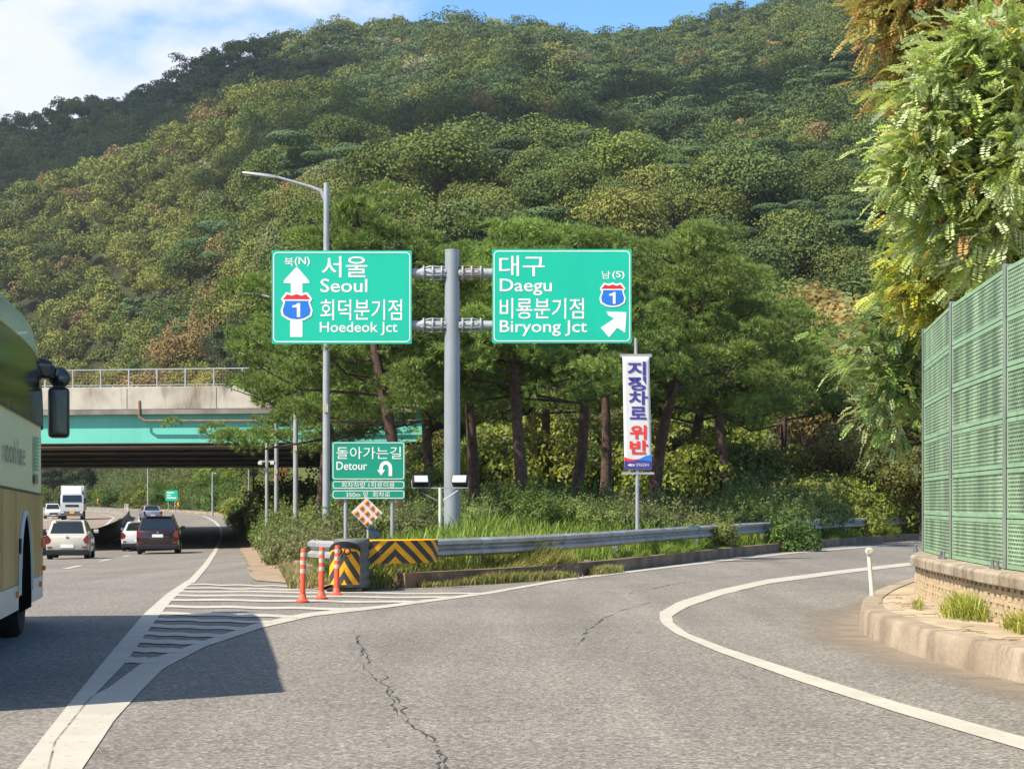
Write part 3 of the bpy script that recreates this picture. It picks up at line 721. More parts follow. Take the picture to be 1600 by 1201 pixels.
# ------------------------------------------------------------------ detour sign, beacon, floodlights, banner
d = 42.0; x, y = at(576, d); zb = gz(x, y) - .1
ds = thing('detour_sign', (x, y, zb), 'green detour sign with a U turn arrow standing on two grey posts', 'road sign')
fd = Face(576, d, zb)
for u in (540, 613):
    MB().tube([(fd.x(u), .03, 0), (fd.x(u), .03, fd.z(700))], .045, 12).build('post', 'galv', ds, smooth=True)
y0 = -.05
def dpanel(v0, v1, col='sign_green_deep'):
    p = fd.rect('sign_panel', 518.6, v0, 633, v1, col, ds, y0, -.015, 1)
    fd.border('border', 520.3, v0 + 1, 631.8, v1 - 1, 4, 1.1, 'sign_white', p, y0 - .005); return p
p = dpanel(690, 749.5)
fd.text('lettering', '돌아가는길', 526, 698, 627, 717, 'sign_white', p, y0 - .006, .0)
fd.text('lettering', 'Detour', 526, 721, 574, 734, 'sign_white', p, y0 - .006, .01)
ar = [(607.5, 743.5), (613, 743.5), (613, 731)] + [(603 + 10 * math.cos(R(a)), 731 - 11 * math.sin(R(a))) for a in range(0, 181, 20)] + [(593, 734), (589.5, 734), (596, 742.5), (602, 734), (598.5, 734), (598.5, 731)] + [(603 + 4.5 * math.cos(R(a)), 731 - 5.5 * math.sin(R(a))) for a in range(180, -1, -30)]
fd.shape('arrow', ar, 'sign_white', p, y0 - .006)
p = dpanel(750.5, 764)
fd.text('lettering', '회차차량 1차로이용', 534, 753, 617, 761.5, 'sign_white', p, y0 - .006, .0)
p = dpanel(765, 779.5)
fd.text('lettering', '350m 앞  회차로', 541, 768, 610, 776.5, 'sign_white', p, y0 - .006, .0)

d = 33.4; x, y = at(575, d); zb = gz(x, y)
bc = thing('beacon', (x, y, zb), 'diamond shaped warning beacon with nine round orange lamps and a small solar panel', 'warning beacon')
fb = Face(575, d, zb)
MB().tube([(0, .05, 0), (0, .05, fb.z(800))], .028, 10).build('post', 'galv', bc, smooth=True)
pl = fb.shape('plate', [(573.8, 824), (598, 801), (573, 777.5), (549, 799.5)], 'beacon_plate', bc, -.03, .05)
for i in range(3):
    for j in range(3):
        u = 573 + (i - j) * 8.0; v = 784.3 + (i + j) * 8.2
        l_ = MB().lathe([(.041, 0), (.041, .012), (.036, .025), (.02, .034), (.004, .037)], 14)
        l_.v = [(fb.x(u) + q[0], -.03 - q[2], fb.z(v) + q[1]) for q in l_.v]; l_.f = [f[::-1] for f in l_.f]
        l_.build('lamp', 'amber', bc, smooth=True)
so_ = MB().add([(fb.x(576), -.02, fb.z(826)), (fb.x(586), -.15, fb.z(839)), (fb.x(595), -.02, fb.z(836)), (fb.x(583), .12, fb.z(824)), (fb.x(576), -.02, fb.z(829)), (fb.x(586), -.15, fb.z(842)), (fb.x(595), -.02, fb.z(839)), (fb.x(583), .12, fb.z(827))],
               [(0, 1, 2, 3), (7, 6, 5, 4), (0, 4, 5, 1), (1, 5, 6, 2), (2, 6, 7, 3), (3, 7, 4, 0)]).build('solar_panel', 'solar', bc)

d = 44.0; x, y = at(688, d); zb = gz(x, y) - .1
fl = thing('floodlight_stand', (x, y, zb), 'T shaped stand with two black floodlights beside the tall sign pole', 'floodlights')
ff = Face(688, d, zb)
MB().tube([(0, 0, 0), (0, 0, ff.z(762))], .045, 10).build('post', 'white_plastic', fl, smooth=True)
b = MB().box(ff.x(646), ff.x(727), -.02, .02, ff.z(763.2), ff.z(761))
b.tube([(ff.x(659), 0, ff.z(769)), (ff.x(683), 0, ff.z(782))], .012, 6).tube([(ff.x(717), 0, ff.z(765)), (ff.x(692), 0, ff.z(782))], .012, 6)
b.build('crossbar', 'galv', fl)
for u, rz in ((657, .25), (719, -.3)):
    hd = MB(); w_ = .19
    hd.prism([(-.0, 0), (.0, .0)], 0, 0) if False else None
    pr = [(-.11, .0), (.07, -.05), (.13, .10), (.05, .24), (-.10, .20)]
    hd.v = [(-w_, q[0], q[1]) for q in pr] + [(w_, q[0], q[1]) for q in pr]
    hd.f = [(0, 1, 2, 3, 4), (9, 8, 7, 6, 5)] + [(k, k + 5, (k + 1) % 5 + 5, (k + 1) % 5) for k in range(5)]
    for vx in range(5): hd.box(-w_ + .02 + vx * .075, -w_ + .035 + vx * .075, .10, .17, .0, .2)
    mt = Matrix.Translation((ff.x(u), -.02, ff.z(756))) @ Matrix.Rotation(rz, 4, 'Z') @ Matrix.Rotation(-.3, 4, 'X')
    hd.v = [tuple(mt @ Vector(q)) for q in hd.v]
    h_ = hd.build('lamp_head', 'black', fl, bevel=.008)
    g_ = MB().add([(-w_ * .86, -.113, .02), (w_ * .86, -.113, .02), (w_ * .86, -.109, .18), (-w_ * .86, -.109, .18)], [(0, 1, 2, 3)])
    g_.v = [tuple(mt @ Vector(q)) for q in g_.v]; g_.build('lens', 'headlight', h_)
    br_ = MB().tube([tuple(mt @ Vector(q)) for q in [(-w_ - .02, 0, .1), (-w_ - .02, -.0, -.10), (w_ + .02, -.0, -.10), (w_ + .02, 0, .1)]], .012, 6).build('bracket', 'galv', fl)

d = 46.0; x, y = at(996, d); zb = gz(x, y) - .15
bn = thing('banner_pole', (x, y, zb), 'grey pole carrying a tall narrow white banner with blue and red Korean lettering', 'banner')
fn = Face(996, d, zb)
MB().tube([(0, .03, 0), (0, .03, fn.z(700)), (fn.x(993.5), .03, fn.z(528))], [.05, .048, .04], 12).build('pole', 'galv', bn, smooth=True)
MB().box(fn.x(969), fn.x(1018), -.02, .01, fn.z(558), fn.z(553)).build('hanging_bar', 'galv', bn)
MB().box(fn.x(971), fn.x(1022), -.02, .01, fn.z(741), fn.z(737.5)).build('hanging_bar', 'galv', bn)
bm = MB(); nU, nV = 8, 24
for j in range(nV + 1):
    for i in range(nU + 1):
        tt_ = j / nV; u0 = 972.5 + 3.0 * tt_; u1 = 1014.5 + 4 * tt_; u = u0 + (u1 - u0) * i / nU; v = 557 + (733.5 - 557) * tt_
        bm.v.append((fn.x(u), -.035 - .003 * math.sin(i * .8 + j * .35), fn.z(v)))
for j in range(nV):
    for i in range(nU):
        k = j * (nU + 1) + i; bm.f.append((k, k + nU + 1, k + nU + 2, k + 1))
clo = bm.build('cloth', 'banner_white', bn, smooth=True); so = clo.modifiers.new('solid', 'SOLIDIFY'); so.thickness = .004
yb = -.048
for ch, v0, v1, u0, u1 in (('지', 565, 587, 980, 1009), ('정', 588, 610, 980.5, 1009.5), ('차', 611, 632.5, 982, 1012), ('로', 635, 655, 984, 1010)):
    fn.text('lettering', ch, u0, v0, u1, v1, 'banner_navy', clo, yb, .03)
for ch, v0, v1, u0, u1 in (('위', 664, 686, 983.5, 1010), ('반', 687.5, 709, 983.5, 1012.5)):
    fn.text('lettering', ch, u0, v0, u1, v1, 'banner_red', clo, yb, .03)
fn.shape('colour_band', [(975.5, 719), (975.5, 733), (1018.5, 733), (1018.2, 711)] + [(1010, 712), (1000, 717), (990, 720), (982, 721)], 'banner_navy', clo, yb + .004, .005)
fn.shape('colour_band', [(975.3, 713.5), (975.5, 719.5), (984, 721), (994, 719), (1000, 716.5), (990, 717.5), (982, 716.5)], 'banner_red', clo, yb + .003, .005)
fn.shape('colour_band', [(996, 718.5), (1006, 719), (1018.4, 721), (1018, 710.5), (1010, 711.5), (1002, 715)], 'banner_blue', clo, yb + .001, .005)
fn.text('lettering', '◀EX', 980.5, 724, 992, 728.5, 'sign_white', clo, yb, .02)
fn.text('lettering', '한국도로공사', 994, 723.5, 1014, 728.5, 'sign_white', clo, yb, .0)

# ------------------------------------------------------------------ street lamps
def lamp(u, d, vtop, arm_u, arm_v, vbase, label, side=-1):
    x, y = at(u, d); zb = gz(x, y) - .1
    t = thing('street_lamp', (x, y, zb), label, 'street lamp', 'street lamps along the motorway')
    f = Face(u, d, zb); zt = f.z(vtop)
    MB().tube([(0, 0, 0), (0, 0, zt * .5), (0, 0, zt)], [.115, .10, .078], 16).build('pole', 'galv', t, smooth=True)
    ax, az = f.x(arm_u), f.z(arm_v)
    x1 = ax * .58
    MB().tube([(0, 0, zt - .55), (ax * .07, 0, zt - .22), (ax * .18, 0, zt - .12), (x1, 0, zt + (az - zt) * .55)], [.07, .06, .05, .04], 10).build('arm', 'galv', t, smooth=True)
    sl = (az - zt) * .45 / (ax - x1)
    h = MB(); n = 6
    prof = [(0, .045, .05), (.12, .09, .08), (.45, .13, .07), (.85, .12, .05), (1.0, .08, .03)]
    for s_, w_, hh in prof:
        xx = x1 + (ax - x1) * s_; zz = zt + (az - zt) * .55 + (xx - x1) * sl
        h.v += [(xx, -w_, zz - hh * .4), (xx, w_, zz - hh * .4), (xx, w_ * .8, zz + hh * .6), (xx, -w_ * .8, zz + hh * .6)]
    for i in range(4):
        for k in range(4): h.f.append((i * 4 + k, i * 4 + (k + 1) % 4, i * 4 + 4 + (k + 1) % 4, i * 4 + 4 + k))
    h.f += [(3, 2, 1, 0), (16, 17, 18, 19)]
    h.build('lamp_head', 'galv', t, smooth=True)
    MB().box(-.06, .06, -.13, -.095, zt * .385, zt * .385 + .22).build('number_plate', 'plate_yellow' if False else 'reflect_grey', t)
    MB().lathe([(.2, 0), (.2, .12), (.12, .14)], 12).build('base', 'concrete', t)
    return t
lamp(510, 52, 286, 379, 270, 840, 'tall grey street lamp with a long curved arm passing behind the left green panel')
lamp(462, 77, 466, 371, 457, 795, 'second street lamp, its arm tip showing beyond the left pine crown')
lamp(432, 85, 558, 361, 551, 805, 'third street lamp, a thin pole before the bridge with its arm tip above the railing')
lamp(231, 262, 700, 214, 697, 790, 'far street lamp pole standing on the outside of the bend beyond the bridge', 1)
lamp(332, 205, 737, 339, 740, 797, 'short far street lamp with its head to the right at the outside of the bend', 1)
def camera_post(u, d, vtop, w, label):
    x, y = at(u, d); zb = gz(x, y) - .1
    t = thing('camera_post', (x, y, zb), label, 'camera post'); f = Face(u, d, zb); zt = f.z(vtop)
    MB().tube([(0, 0, 0), (0, 0, zt)], .08, 10).build('pole', 'galv', t, smooth=True)
    MB().box(f.x(u - w), f.x(u + w), -.05, .05, f.z(722), f.z(719)).build('crossbar', 'galv', t)
    for s_ in (-1, 1):
        MB().box(f.x(u + s_ * w * .8) - .09, f.x(u + s_ * w * .8) + .09, -.25, .15, f.z(726), f.z(721)).build('camera', 'white_plastic', t, bevel=.02)
camera_post(417, 83, 680, 12, 'grey post with a crossbar of two small cameras in front of the bridge')
x, y = at(396, 150); zb = gz(x, y)
t = thing('camera_post', (x, y, zb), 'slim far post with a small white camera head under the bridge beside the road edge', 'camera post'); f = Face(396, 150, zb)
MB().tube([(0, 0, 0), (0, 0, f.z(733))], .09, 8).build('pole', 'galv', t, smooth=True)
MB().box(f.x(391), f.x(402), -.1, .1, f.z(743), f.z(738)).build('camera', 'white_plastic', t, bevel=.03)
x, y = at(389, 158); zb = gz(x, y)
t = thing('road_post', (x, y, zb), 'plain grey steel post just left of the far camera post', 'post'); f = Face(389, 158, zb)
MB().tube([(0, 0, 0), (0, 0, f.z(733))], .08, 8).lathe([(.14, 0), (.14, .1), (.08, .12)], 10).build('pole', 'galv', t, smooth=True)

# ------------------------------------------------------------------ far road signs
def chevron(u, v, w, d, label):
    x, y = at(u, d); zb = gz(x, y)
    t = thing('chevron_sign', (x, y, zb), label, 'bend marker', 'chevron signs round the bend'); f = Face(u, d, zb)
    MB().tube([(0, .06, 0), (0, .06, f.z(v))], .035, 8).build('post', 'galv', t, smooth=True)
    p = f.rect('sign_panel', u - w, v - w * 1.1, u + w, v + w * 1.1, 'yellow', t, -.02, .02)
    f.shape('chevron_mark', [(u + w * .7, v - w), (u - .1 * w, v - w), (u - w * .8, v), (u - .1 * w, v + w), (u + w * .7, v + w), (u - .05 * w, v)], 'black', p, -.027)
chevron(396, 814, 5, 118, 'nearest yellow chevron sign at the foot of the bank beyond the gore')
chevron(382, 796, 3.6, 152, 'yellow chevron sign half way along the bank right of the bend')
chevron(354, 789, 3.6, 200, 'yellow chevron sign below the hedge at the start of the bend')
chevron(155.5, 783, 3.8, 345, 'yellow chevron sign low on the hedge just right of the white lorry')
chevron(276, 787, 3.4, 275, 'dull orange chevron sign partly behind the far green sign')
x, y = at(268, 268); zb = gz(x, y)
t = thing('direction_sign', (x, y, zb), 'small far green direction sign low in front of the hedge', 'road sign'); f = Face(268, 268, zb)
for u in (263, 273): MB().tube([(f.x(u), .1, 0), (f.x(u), .1, f.z(770))], .06, 8).build('post', 'galv', t, smooth=True)
p = f.rect('sign_panel', 259, 766, 277.5, 782, 'sign_green', t, -.05, .05)
for k, (a0, a1) in enumerate(((261, 272), (261, 267), (261, 275))): f.rect('text_line', a0, 768.5 + k * 4, a1, 770.3 + k * 4, 'sign_white', p, -.06, -.051)
x, y = at(416, 112); zb = gz(x, y)
t = thing('detour_sign', (x, y, zb), 'shaded dark green far sign with a turning arrow behind the lamp poles', 'road sign'); f = Face(416, 112, zb)
for u in (407, 425): MB().tube([(f.x(u), .08, 0), (f.x(u), .08, f.z(790))], .05, 8).build('post', 'galv', t, smooth=True)
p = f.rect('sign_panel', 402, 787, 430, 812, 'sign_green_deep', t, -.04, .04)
f.shape('arrow', [(421, 809), (423.5, 809), (423.5, 801), (421, 798), (418, 801), (418, 803), (416, 803), (419, 807), (422, 803), (420, 803), (420.4, 801), (421, 801)], 'sign_white', p, -.05)
f.rect('text_line', 404.5, 792, 421, 795, 'sign_white', p, -.05, -.041)

# ------------------------------------------------------------------ guard rail, crash cushion, tube posts
rail = [(-3.75, 34.6), (-3.65, 33.2), (-3.45, 32.5), (-3.1, 32.15), (-2.7, 32.05), (-2.4, 32.15)] + [(x - .55, y + .35) for x, y in KERB[1:9]] + [(25.5, 90.6)]
rp = resample(rail, 150)
def rz_(x, y): return .50 + .0032 * max(0, y - 34)
gr = thing('guard_rail', (-2.4, 32.15, 0), 'long grey steel guard rail curving round the grass verge of the slip road', 'guard rail')
prof = [(0, 0), (.075, .045), (.075, .11), (.0, .165), (.0, .185), (.075, .24), (.075, .305), (0, .35), (-.012, .345), (.06, .30), (.06, .245), (-.012, .19), (-.012, .16), (.06, .105), (.06, .05), (-.012, .005)]
MB().sweep([(x + 2.4, y - 32.15, rz_(x, y)) for x, y in rp], prof).build('beam', 'rail_steel', gr, smooth=True)
dd = np.r_[0, np.cumsum(np.hypot(*np.diff(rp, axis=0).T))]
for s_ in np.arange(3.2, dd[-1], 4.0):
    x = np.interp(s_, dd, rp[:, 0]) + 2.4 - .14; y = np.interp(s_, dd, rp[:, 1]) - 32.15 + .06; z = rz_(x, y + 32.15)
    b = MB().box(x - .06, x + .06, y - .06, y + .06, -.1, z + .33); b.box(x + .05, x + .14, y - .08, y + .04, z + .08, z + .27); b.build('post', 'galv_dark', gr)
for s_ in np.arange(7.0, dd[-1] - 2, 4.0):                 # lapped joints
    i = int(np.searchsorted(dd, s_)); seg = [(np.interp(q, dd, rp[:, 0]) + 2.4, np.interp(q, dd, rp[:, 1]) - 32.15) for q in (s_, s_ + .16, s_ + .32)]
    MB().sweep([(x, y, rz_(x, y + 32.15) - .003) for x, y in seg], [(a_ + .006, b_) for a_, b_ in prof[:8]] + [(a_ + .002, b_) for a_, b_ in prof[8:]]).build('splice_plate', 'galv', gr, smooth=True)
# chevron board wrapped round the end of the rail
d0 = 31.35
cw = thing('hazard_board', (-2.45, 31.75, .42), 'yellow and black striped hazard board wrapped round the end of the guard rail', 'hazard board')
path = [(-2.62, 31.72), (-2.3, 31.78), (-1.75, 32.1), (-1.42, 32.4), (-1.33, 32.62)]
pp = resample(path, 40); L_ = np.r_[0, np.cumsum(np.hypot(*np.diff(pp, axis=0).T))]; LT = L_[-1]
b = MB().sweep([(x + 2.45, y - 31.75, .04) for x, y in pp], [(0, 0), (0, .40), (-.03, .42), (-.06, .40), (-.06, 0)]).build('board', 'yellow', cw, smooth=True)
def on(s_, h): return (np.interp(s_, L_, pp[:, 0]) + 2.45 + .004, np.interp(s_, L_, pp[:, 1]) - 31.75 - .005, .04 + h)
def stripes(fn_, s0, h0, spans, parent, slope, hmax, smax, nm='stripe'):
    for a0, a1 in spans:
        m_ = MB(); n_ = 12; rowsx = []
        for k in range(n_ + 1):
            h = hmax * k / n_; p0, p1 = a0 + slope * h, a1 + slope * h
            p0, p1 = min(max(p0, s0), smax), min(max(p1, s0), smax); rowsx.append([fn_(p0, h), fn_((p0 + p1) / 2, h), fn_(p1, h)])
        for r in rowsx: m_.v += r
        for k in range(n_):
            for q in (0, 1): m_.f.append((k * 3 + q, k * 3 + q + 1, k * 3 + q + 4, k * 3 + q + 3))
        m_.build(nm, 'charcoal', parent)
c0 = .62
stripes(on, c0, 0, [(c0 + .14 + k * .3, c0 + .29 + k * .3) for k in range(6)], b, -1.15, .40, LT)
stripes(on, 0, 0, [(c0 - .29 - k * .3, c0 - .14 - k * .3) for k in range(3)], b, 1.15, .40, c0)

cc = thing('crash_cushion', (-2.85, 31.0, 0), 'stubby crash cushion with a yellow and black chevron face at the tip of the gore', 'crash cushion')
fr = MB(); n = 14; hw, yf = .27, -.10
def drum(xr, y0_, z0, z1, bulge, mt, name, x0=0):
    m_ = MB(); rings = []
    zs = []
    return m_
b = MB(); prof2 = []
for k in range(5):
    z = .05 + k * .175; prof2 += [(.0, z), (.075, z + .04), (.075, z + .11), (.0, z + .15)]
seg = 18
outl = [(.075 + .27 * math.cos(R(a_)) * 1.02, .26 * math.sin(R(a_)) + .33) for a_ in np.linspace(180, 360, seg)] + [(.35, .9), (-.2, .9)]
for e_, z in prof2:
    b.v += [(x * (1 + e_), y * (1 + e_ * .3) - e_ * .4, z) for x, y in outl]
m_ = len(outl)
for i in range(len(prof2) - 1):
    for k in range(m_): b.f.append((i * m_ + k, i * m_ + (k + 1) % m_, (i + 1) * m_ + (k + 1) % m_, (i + 1) * m_ + k))
b.f.append(tuple((len(prof2) - 1) * m_ + k for k in range(m_)))
b.build('drum', 'drum_grey', cc, smooth=True)
MB().box(-.30, .30, .02, .5, 0, .06).build('base', 'black', cc, bevel=.01)
# face: a curved panel with arched top
fa = MB(); fw = .26
def yface(x): return -.055 + .28 * (x / .36) ** 2
cols_ = 13
for k in range(cols_):
    x = -fw + 2 * fw * k / (cols_ - 1); zt = .70 + .14 * math.sqrt(max(0, 1 - (x / (fw * 1.04)) ** 2)); y = yface(x)
    fa.v += [(x, y - .012, .13), (x, y - .012, zt), (x, y + .02, zt), (x, y + .02, .13)]
for k in range(cols_ - 1):
    for q in range(4): fa.f.append((k * 4 + q, k * 4 + 4 + q, k * 4 + 4 + (q + 1) % 4, k * 4 + (q + 1) % 4))
fa.f += [(3, 2, 1, 0), tuple((cols_ - 1) * 4 + q for q in range(4))]
face = fa.build('face', 'yellow', cc, smooth=True)
def onf(s_, h): return (s_, yface(s_) - .0165, .135 + h)
stripes(onf, 0, 0, [(.05 + k * .2, .15 + k * .2) for k in range(6)], face, -.62, .56, fw - .002)
stripes(onf, -fw + .002, 0, [(-.15 - k * .2, -.05 - k * .2) for k in range(6)], face, .62, .56, 0)
cap = MB()
for k in range(cols_):
    x = -fw * 1.03 + 2.06 * fw * k / (cols_ - 1); q = math.sqrt(max(0, 1 - (x / (fw * 1.05)) ** 2)); y = yface(x) - .02
    cap.v += [(x, y, .665 + .09 * q), (x, y, .715 + .15 * q), (x, y + .05, .715 + .15 * q), (x, y + .05, .665 + .09 * q)]
for k in range(cols_ - 1):
    for q in range(4): cap.f.append((k * 4 + q, k * 4 + 4 + q, k * 4 + 4 + (q + 1) % 4, k * 4 + (q + 1) % 4))
cap.f += [(3, 2, 1, 0), tuple((cols_ - 1) * 4 + q for q in range(4))]
cap.build('hood', 'black', cc, smooth=True)
for sx_ in (-.09, .06):
    rr = MB().lathe([(.062, 0), (.062, .025), (.04, .03)], 16); rr.v = [(sx_ + q[0], yface(sx_) - .02 - q[2], .70 + q[1]) for q in rr.v]; rr.f = [f_[::-1] for f_ in rr.f]
    ro = rr.build('reflector', 'black', cc, smooth=True)
    rr = MB().lathe([(.038, 0), (.036, .012), (.01, .02)], 14); rr.v = [(sx_ + q[0], yface(sx_) - .05 - q[2], .70 + q[1]) for q in rr.v]; rr.f = [f_[::-1] for f_ in rr.f]
    rr.build('lens', 'amber', ro, smooth=True)

def tube_post():
    t = thing('tube_post', (0, 0, 0), None, 'bollard', 'orange tube posts at the gore')
    MB().lathe([(.105, 0), (.105, .022), (.085, .03), (.062, .06), (.052, .11), (.046, .12)], 20).build('base', 'cone_orange', t, smooth=True)
    MB().lathe([(.044, .11), (.042, .80), (.036, .815)], 20).build('tube', 'cone_orange', t, smooth=True)
    for z in (.44, .57, .69): MB().lathe([(.0425, z), (.0455, z + .002), (.0455, z + .062), (.0425, z + .064)], 20).build('reflective_band', 'reflect_grey', t, smooth=True)
    return t
tp = tube_post()
for i, (u, v, dd_, lb) in enumerate(((472.5, 941, 27.8, 'leftmost orange tube post with three grey bands, standing apart from the crash cushion'),
                                  (502, 935.5, 28.8, 'middle orange tube post at the left edge of the chevron crash cushion'),
                                  (525.5, 930, 29.9, 'orange tube post standing right in front of the chevron crash cushion'))):
    o = tp if i == 0 else copy_tree(tp); x, y = at(u, dd_); o.location = (x, y, .006); o['label'] = lb; o.rotation_euler = (R((-.6, .8, .3)[i]), R((1.2, .8, 1.4)[i]), 0)
# white delineator on the island
x, y = at(1363, 24.3)
t = thing('delineator', (x, y, .27), 'slim white plastic delineator post with a round head at the corner of the paved island', 'delineator')
MB().tube([(0, 0, 0), (-.045, 0, .56)], [.032, .028], 12).build('post', 'white_plastic', t, smooth=True)
q = MB().lathe([(.052, 0), (.052, .03), (.04, .036)], 18); q.v = [(-.047 + a_[0], -.01 - a_[2], .60 + a_[1]) for a_ in q.v]; q.f = [f_[::-1] for f_ in q.f]
hd_ = q.build('round_head', 'white_plastic', t, smooth=True)
q = MB().lathe([(.034, 0), (.034, .004)], 14); q.v = [(-.047 + a_[0], -.047 - a_[2], .60 + a_[1]) for a_ in q.v]; q.f = [f_[::-1] for f_ in q.f]
q.build('reflector', 'reflect_grey', hd_)

# ------------------------------------------------------------------ noise barrier on its block wall
WL = [(5.05, 4.0), (5.08, 8.6), (5.15, 12.2), (5.18, 15.8), (5.30, 19.4), (5.59, 23.0), (6.05, 26.6)]
BL = resample([(x - .30, y) for x, y in WL[:5]] + [(5.22, 22.4), (5.35, 23.8), (5.55, 25.2), (5.95, 26.6), (6.7, 28.0), (8.0, 29.6), (10, 31.6)], 150)
bw = thing('block_wall', (5, 12, .27), 'low cream block wall with a stained concrete coping under the green noise barrier', 'wall')
b = MB().sweep([(x - 5 + .06, y - 12, 0) for x, y in BL], [(0, -.05), (0, .42), (.5, .42), (.5, -.05)]).build('core', 'block_cream', bw)
MB().sweep([(x - 5 - .06, y - 12, .40) for x, y in BL], [(0, .0), (-.0, .11), (.03, .135), (.60, .135), (.60, .0)]).build('coping', 'coping', bw, smooth=False, bevel=.012)
bd = np.r_[0, np.cumsum(np.hypot(*np.diff(BL, axis=0).T))]
blk = MB(); rng = np.random.default_rng(5)
for row in range(5):
    z0 = -.04 + row * .098; s_ = .13 * (row % 2)
    while s_ < bd[-1] - .3:
        ln = rng.uniform(.13, .17); gap = .105
        a0, a1 = s_, s_ + ln
        x0_, y0_ = np.interp(a0, bd, BL[:, 0]), np.interp(a0, bd, BL[:, 1]); x1_, y1_ = np.interp(a1, bd, BL[:, 0]), np.interp(a1, bd, BL[:, 1])
        tx, ty = x1_ - x0_, y1_ - y0_; q = math.hypot(tx, ty); nx, ny = -ty / q, tx / q
        pr_ = rng.uniform(.045, .055); c_ = []
        for (xx, yy) in ((x0_ + .06, y0_), (x1_ + .06, y1_)):
            for zz in (z0, z0 + .05):
                for o_ in (0, pr_): c_.append((xx + nx * o_ - 5, yy + ny * o_ - 12, zz))
        blk.add(c_, [(1, 5, 7, 3), (0, 1, 3, 2), (4, 6, 7, 5), (2, 3, 7, 6), (0, 4, 5, 1)])
        s_ += ln + gap
for row in range(5):
    z0 = .012 + row * .098
    for i in range(0, 149):
        pA, pB = BL[i], BL[i + 1]; tx, ty = pB - pA; q = math.hypot(tx, ty); nx, ny = -ty / q, tx / q; c_ = []
        for xx, yy in (pA, pB):
            for zz in (z0, min(z0 + .045, .405)):
                for o_ in (0, .05 + .004 * math.sin(i * 1.7 + row)): c_.append((xx + .06 + nx * o_ - 5, yy + ny * o_ - 12, zz))
        blk.add(c_, [(1, 5, 7, 3), (0, 1, 3, 2), (4, 6, 7, 5), (2, 3, 7, 6), (0, 4, 5, 1)])
blk.build('face_blocks', 'block_cream', bw)
nb = thing('noise_barrier', (5, 12, .8), 'tall green louvred metal noise barrier on a low block wall at the roadside', 'noise barrier')
ZB, ZT, NR = .815, 4.02, 6
allp = WL + [(7.0, 29.9), (8.9, 32.8), (11.4, 35.4)]
for i, (x, y) in enumerate(allp):
    a0 = allp[max(i - 1, 0)]; a1 = allp[min(i + 1, len(allp) - 1)]; tx, ty = a1[0] - a0[0], a1[1] - a0[1]; q = math.hypot(tx, ty); tx, ty = tx / q, ty / q
    m = MB(); w_ = .055
    for o0, o1, h0, h1 in ((-.07, -.058, -w_, w_), (.058, .07, -w_, w_), (-.058, .058, -.006, .006)):
        m.add([(x - 5 + (-ty) * (-o_) + tx * h_, y - 12 + tx * (-o_) + ty * h_, z_) for z_ in (ZB - .8, ZT - .8 + .03) for o_, h_ in ((o0, h0), (o1, h0), (o1, h1), (o0, h1))],
              [(0, 1, 2, 3), (7, 6, 5, 4), (0, 4, 5, 1), (1, 5, 6, 2), (2, 6, 7, 3), (3, 7, 4, 0)])
    m.build('post', 'barrier_post', nb)
    m = MB()
    for h_ in (-.13, .13):
        bx, by = x - 5 + tx * h_ - ty * .16, y - 12 + ty * h_ + tx * .16
        m.lathe([(.035, -.06), (.035, .02), (.018, .022), (.018, .085), (.005, .09)], 8, (bx, by, .0 + .02))
    cx_, cy_ = x - 5 - ty * .10, y - 12 + tx * .10
    m.add([(cx_ + tx * a_ - ty * b_, cy_ + ty * a_ + tx * b_, z_) for z_ in (-.06, -.03) for a_, b_ in ((-.2, -.14), (.2, -.14), (.2, .14), (-.2, .14))],
          [(0, 1, 2, 3), (7, 6, 5, 4), (0, 4, 5, 1), (1, 5, 6, 2), (2, 6, 7, 3), (3, 7, 4, 0)])
    m.build('anchor_bolts', 'bolt', nb)
    if i == len(allp) - 1: break
    x2, y2 = allp[i + 1]
    ln = math.hypot(x2 - x, y2 - y); ex, ey = (x2 - x) / ln, (y2 - y) / ln; nx, ny = -ey, ex
    for r_ in range(NR):
        z0 = ZB - .8 + (ZT - ZB) * r_ / NR; z1 = ZB - .8 + (ZT - ZB) * (r_ + 1) / NR - .012
        def q3(s_, o_, z_): return (x - 5 + ex * s_ + nx * o_, y - 12 + ey * s_ + ny * o_, z_)
        s0, s1 = .06, ln - .06; fw_ = .045
        pm = MB().add([q3(s_, o_, z_) for z_ in (z0, z1) for s_, o_ in ((s0, .045), (s1, .045), (s1, -.05), (s0, -.05))], [(0, 1, 2, 3), (7, 6, 5, 4), (0, 4, 5, 1), (1, 5, 6, 2), (2, 6, 7, 3), (3, 7, 4, 0)])
        po = pm.build('panel', 'louvre', nb)
        uv = po.data.uv_layers.new(name='UVMap')
        for lp in po.data.loops:
            vv = po.data.vertices[lp.vertex_index].co; s_ = (vv.x - (x - 5)) * ex + (vv.y - (y - 12)) * ey; uv.data[lp.index].uv = (s_, vv.z)
        fm = MB()
        for a0_, a1_, b0_, b1_ in ((s0, s1, z0, z0 + fw_), (s0, s1, z1 - fw_, z1), (s0, s0 + fw_, z0 + fw_, z1 - fw_), (s1 - fw_, s1, z0 + fw_, z1 - fw_)):
            fm.add([q3(s_, o_, z_) for z_ in (b0_, b1_) for s_, o_ in ((a0_, .052), (a1_, .052), (a1_, .046), (a0_, .046))], [(0, 1, 2, 3), (7, 6, 5, 4), (0, 4, 5, 1), (1, 5, 6, 2), (2, 6, 7, 3), (3, 7, 4, 0)])
        fm.build('frame', 'barrier_frame', po)
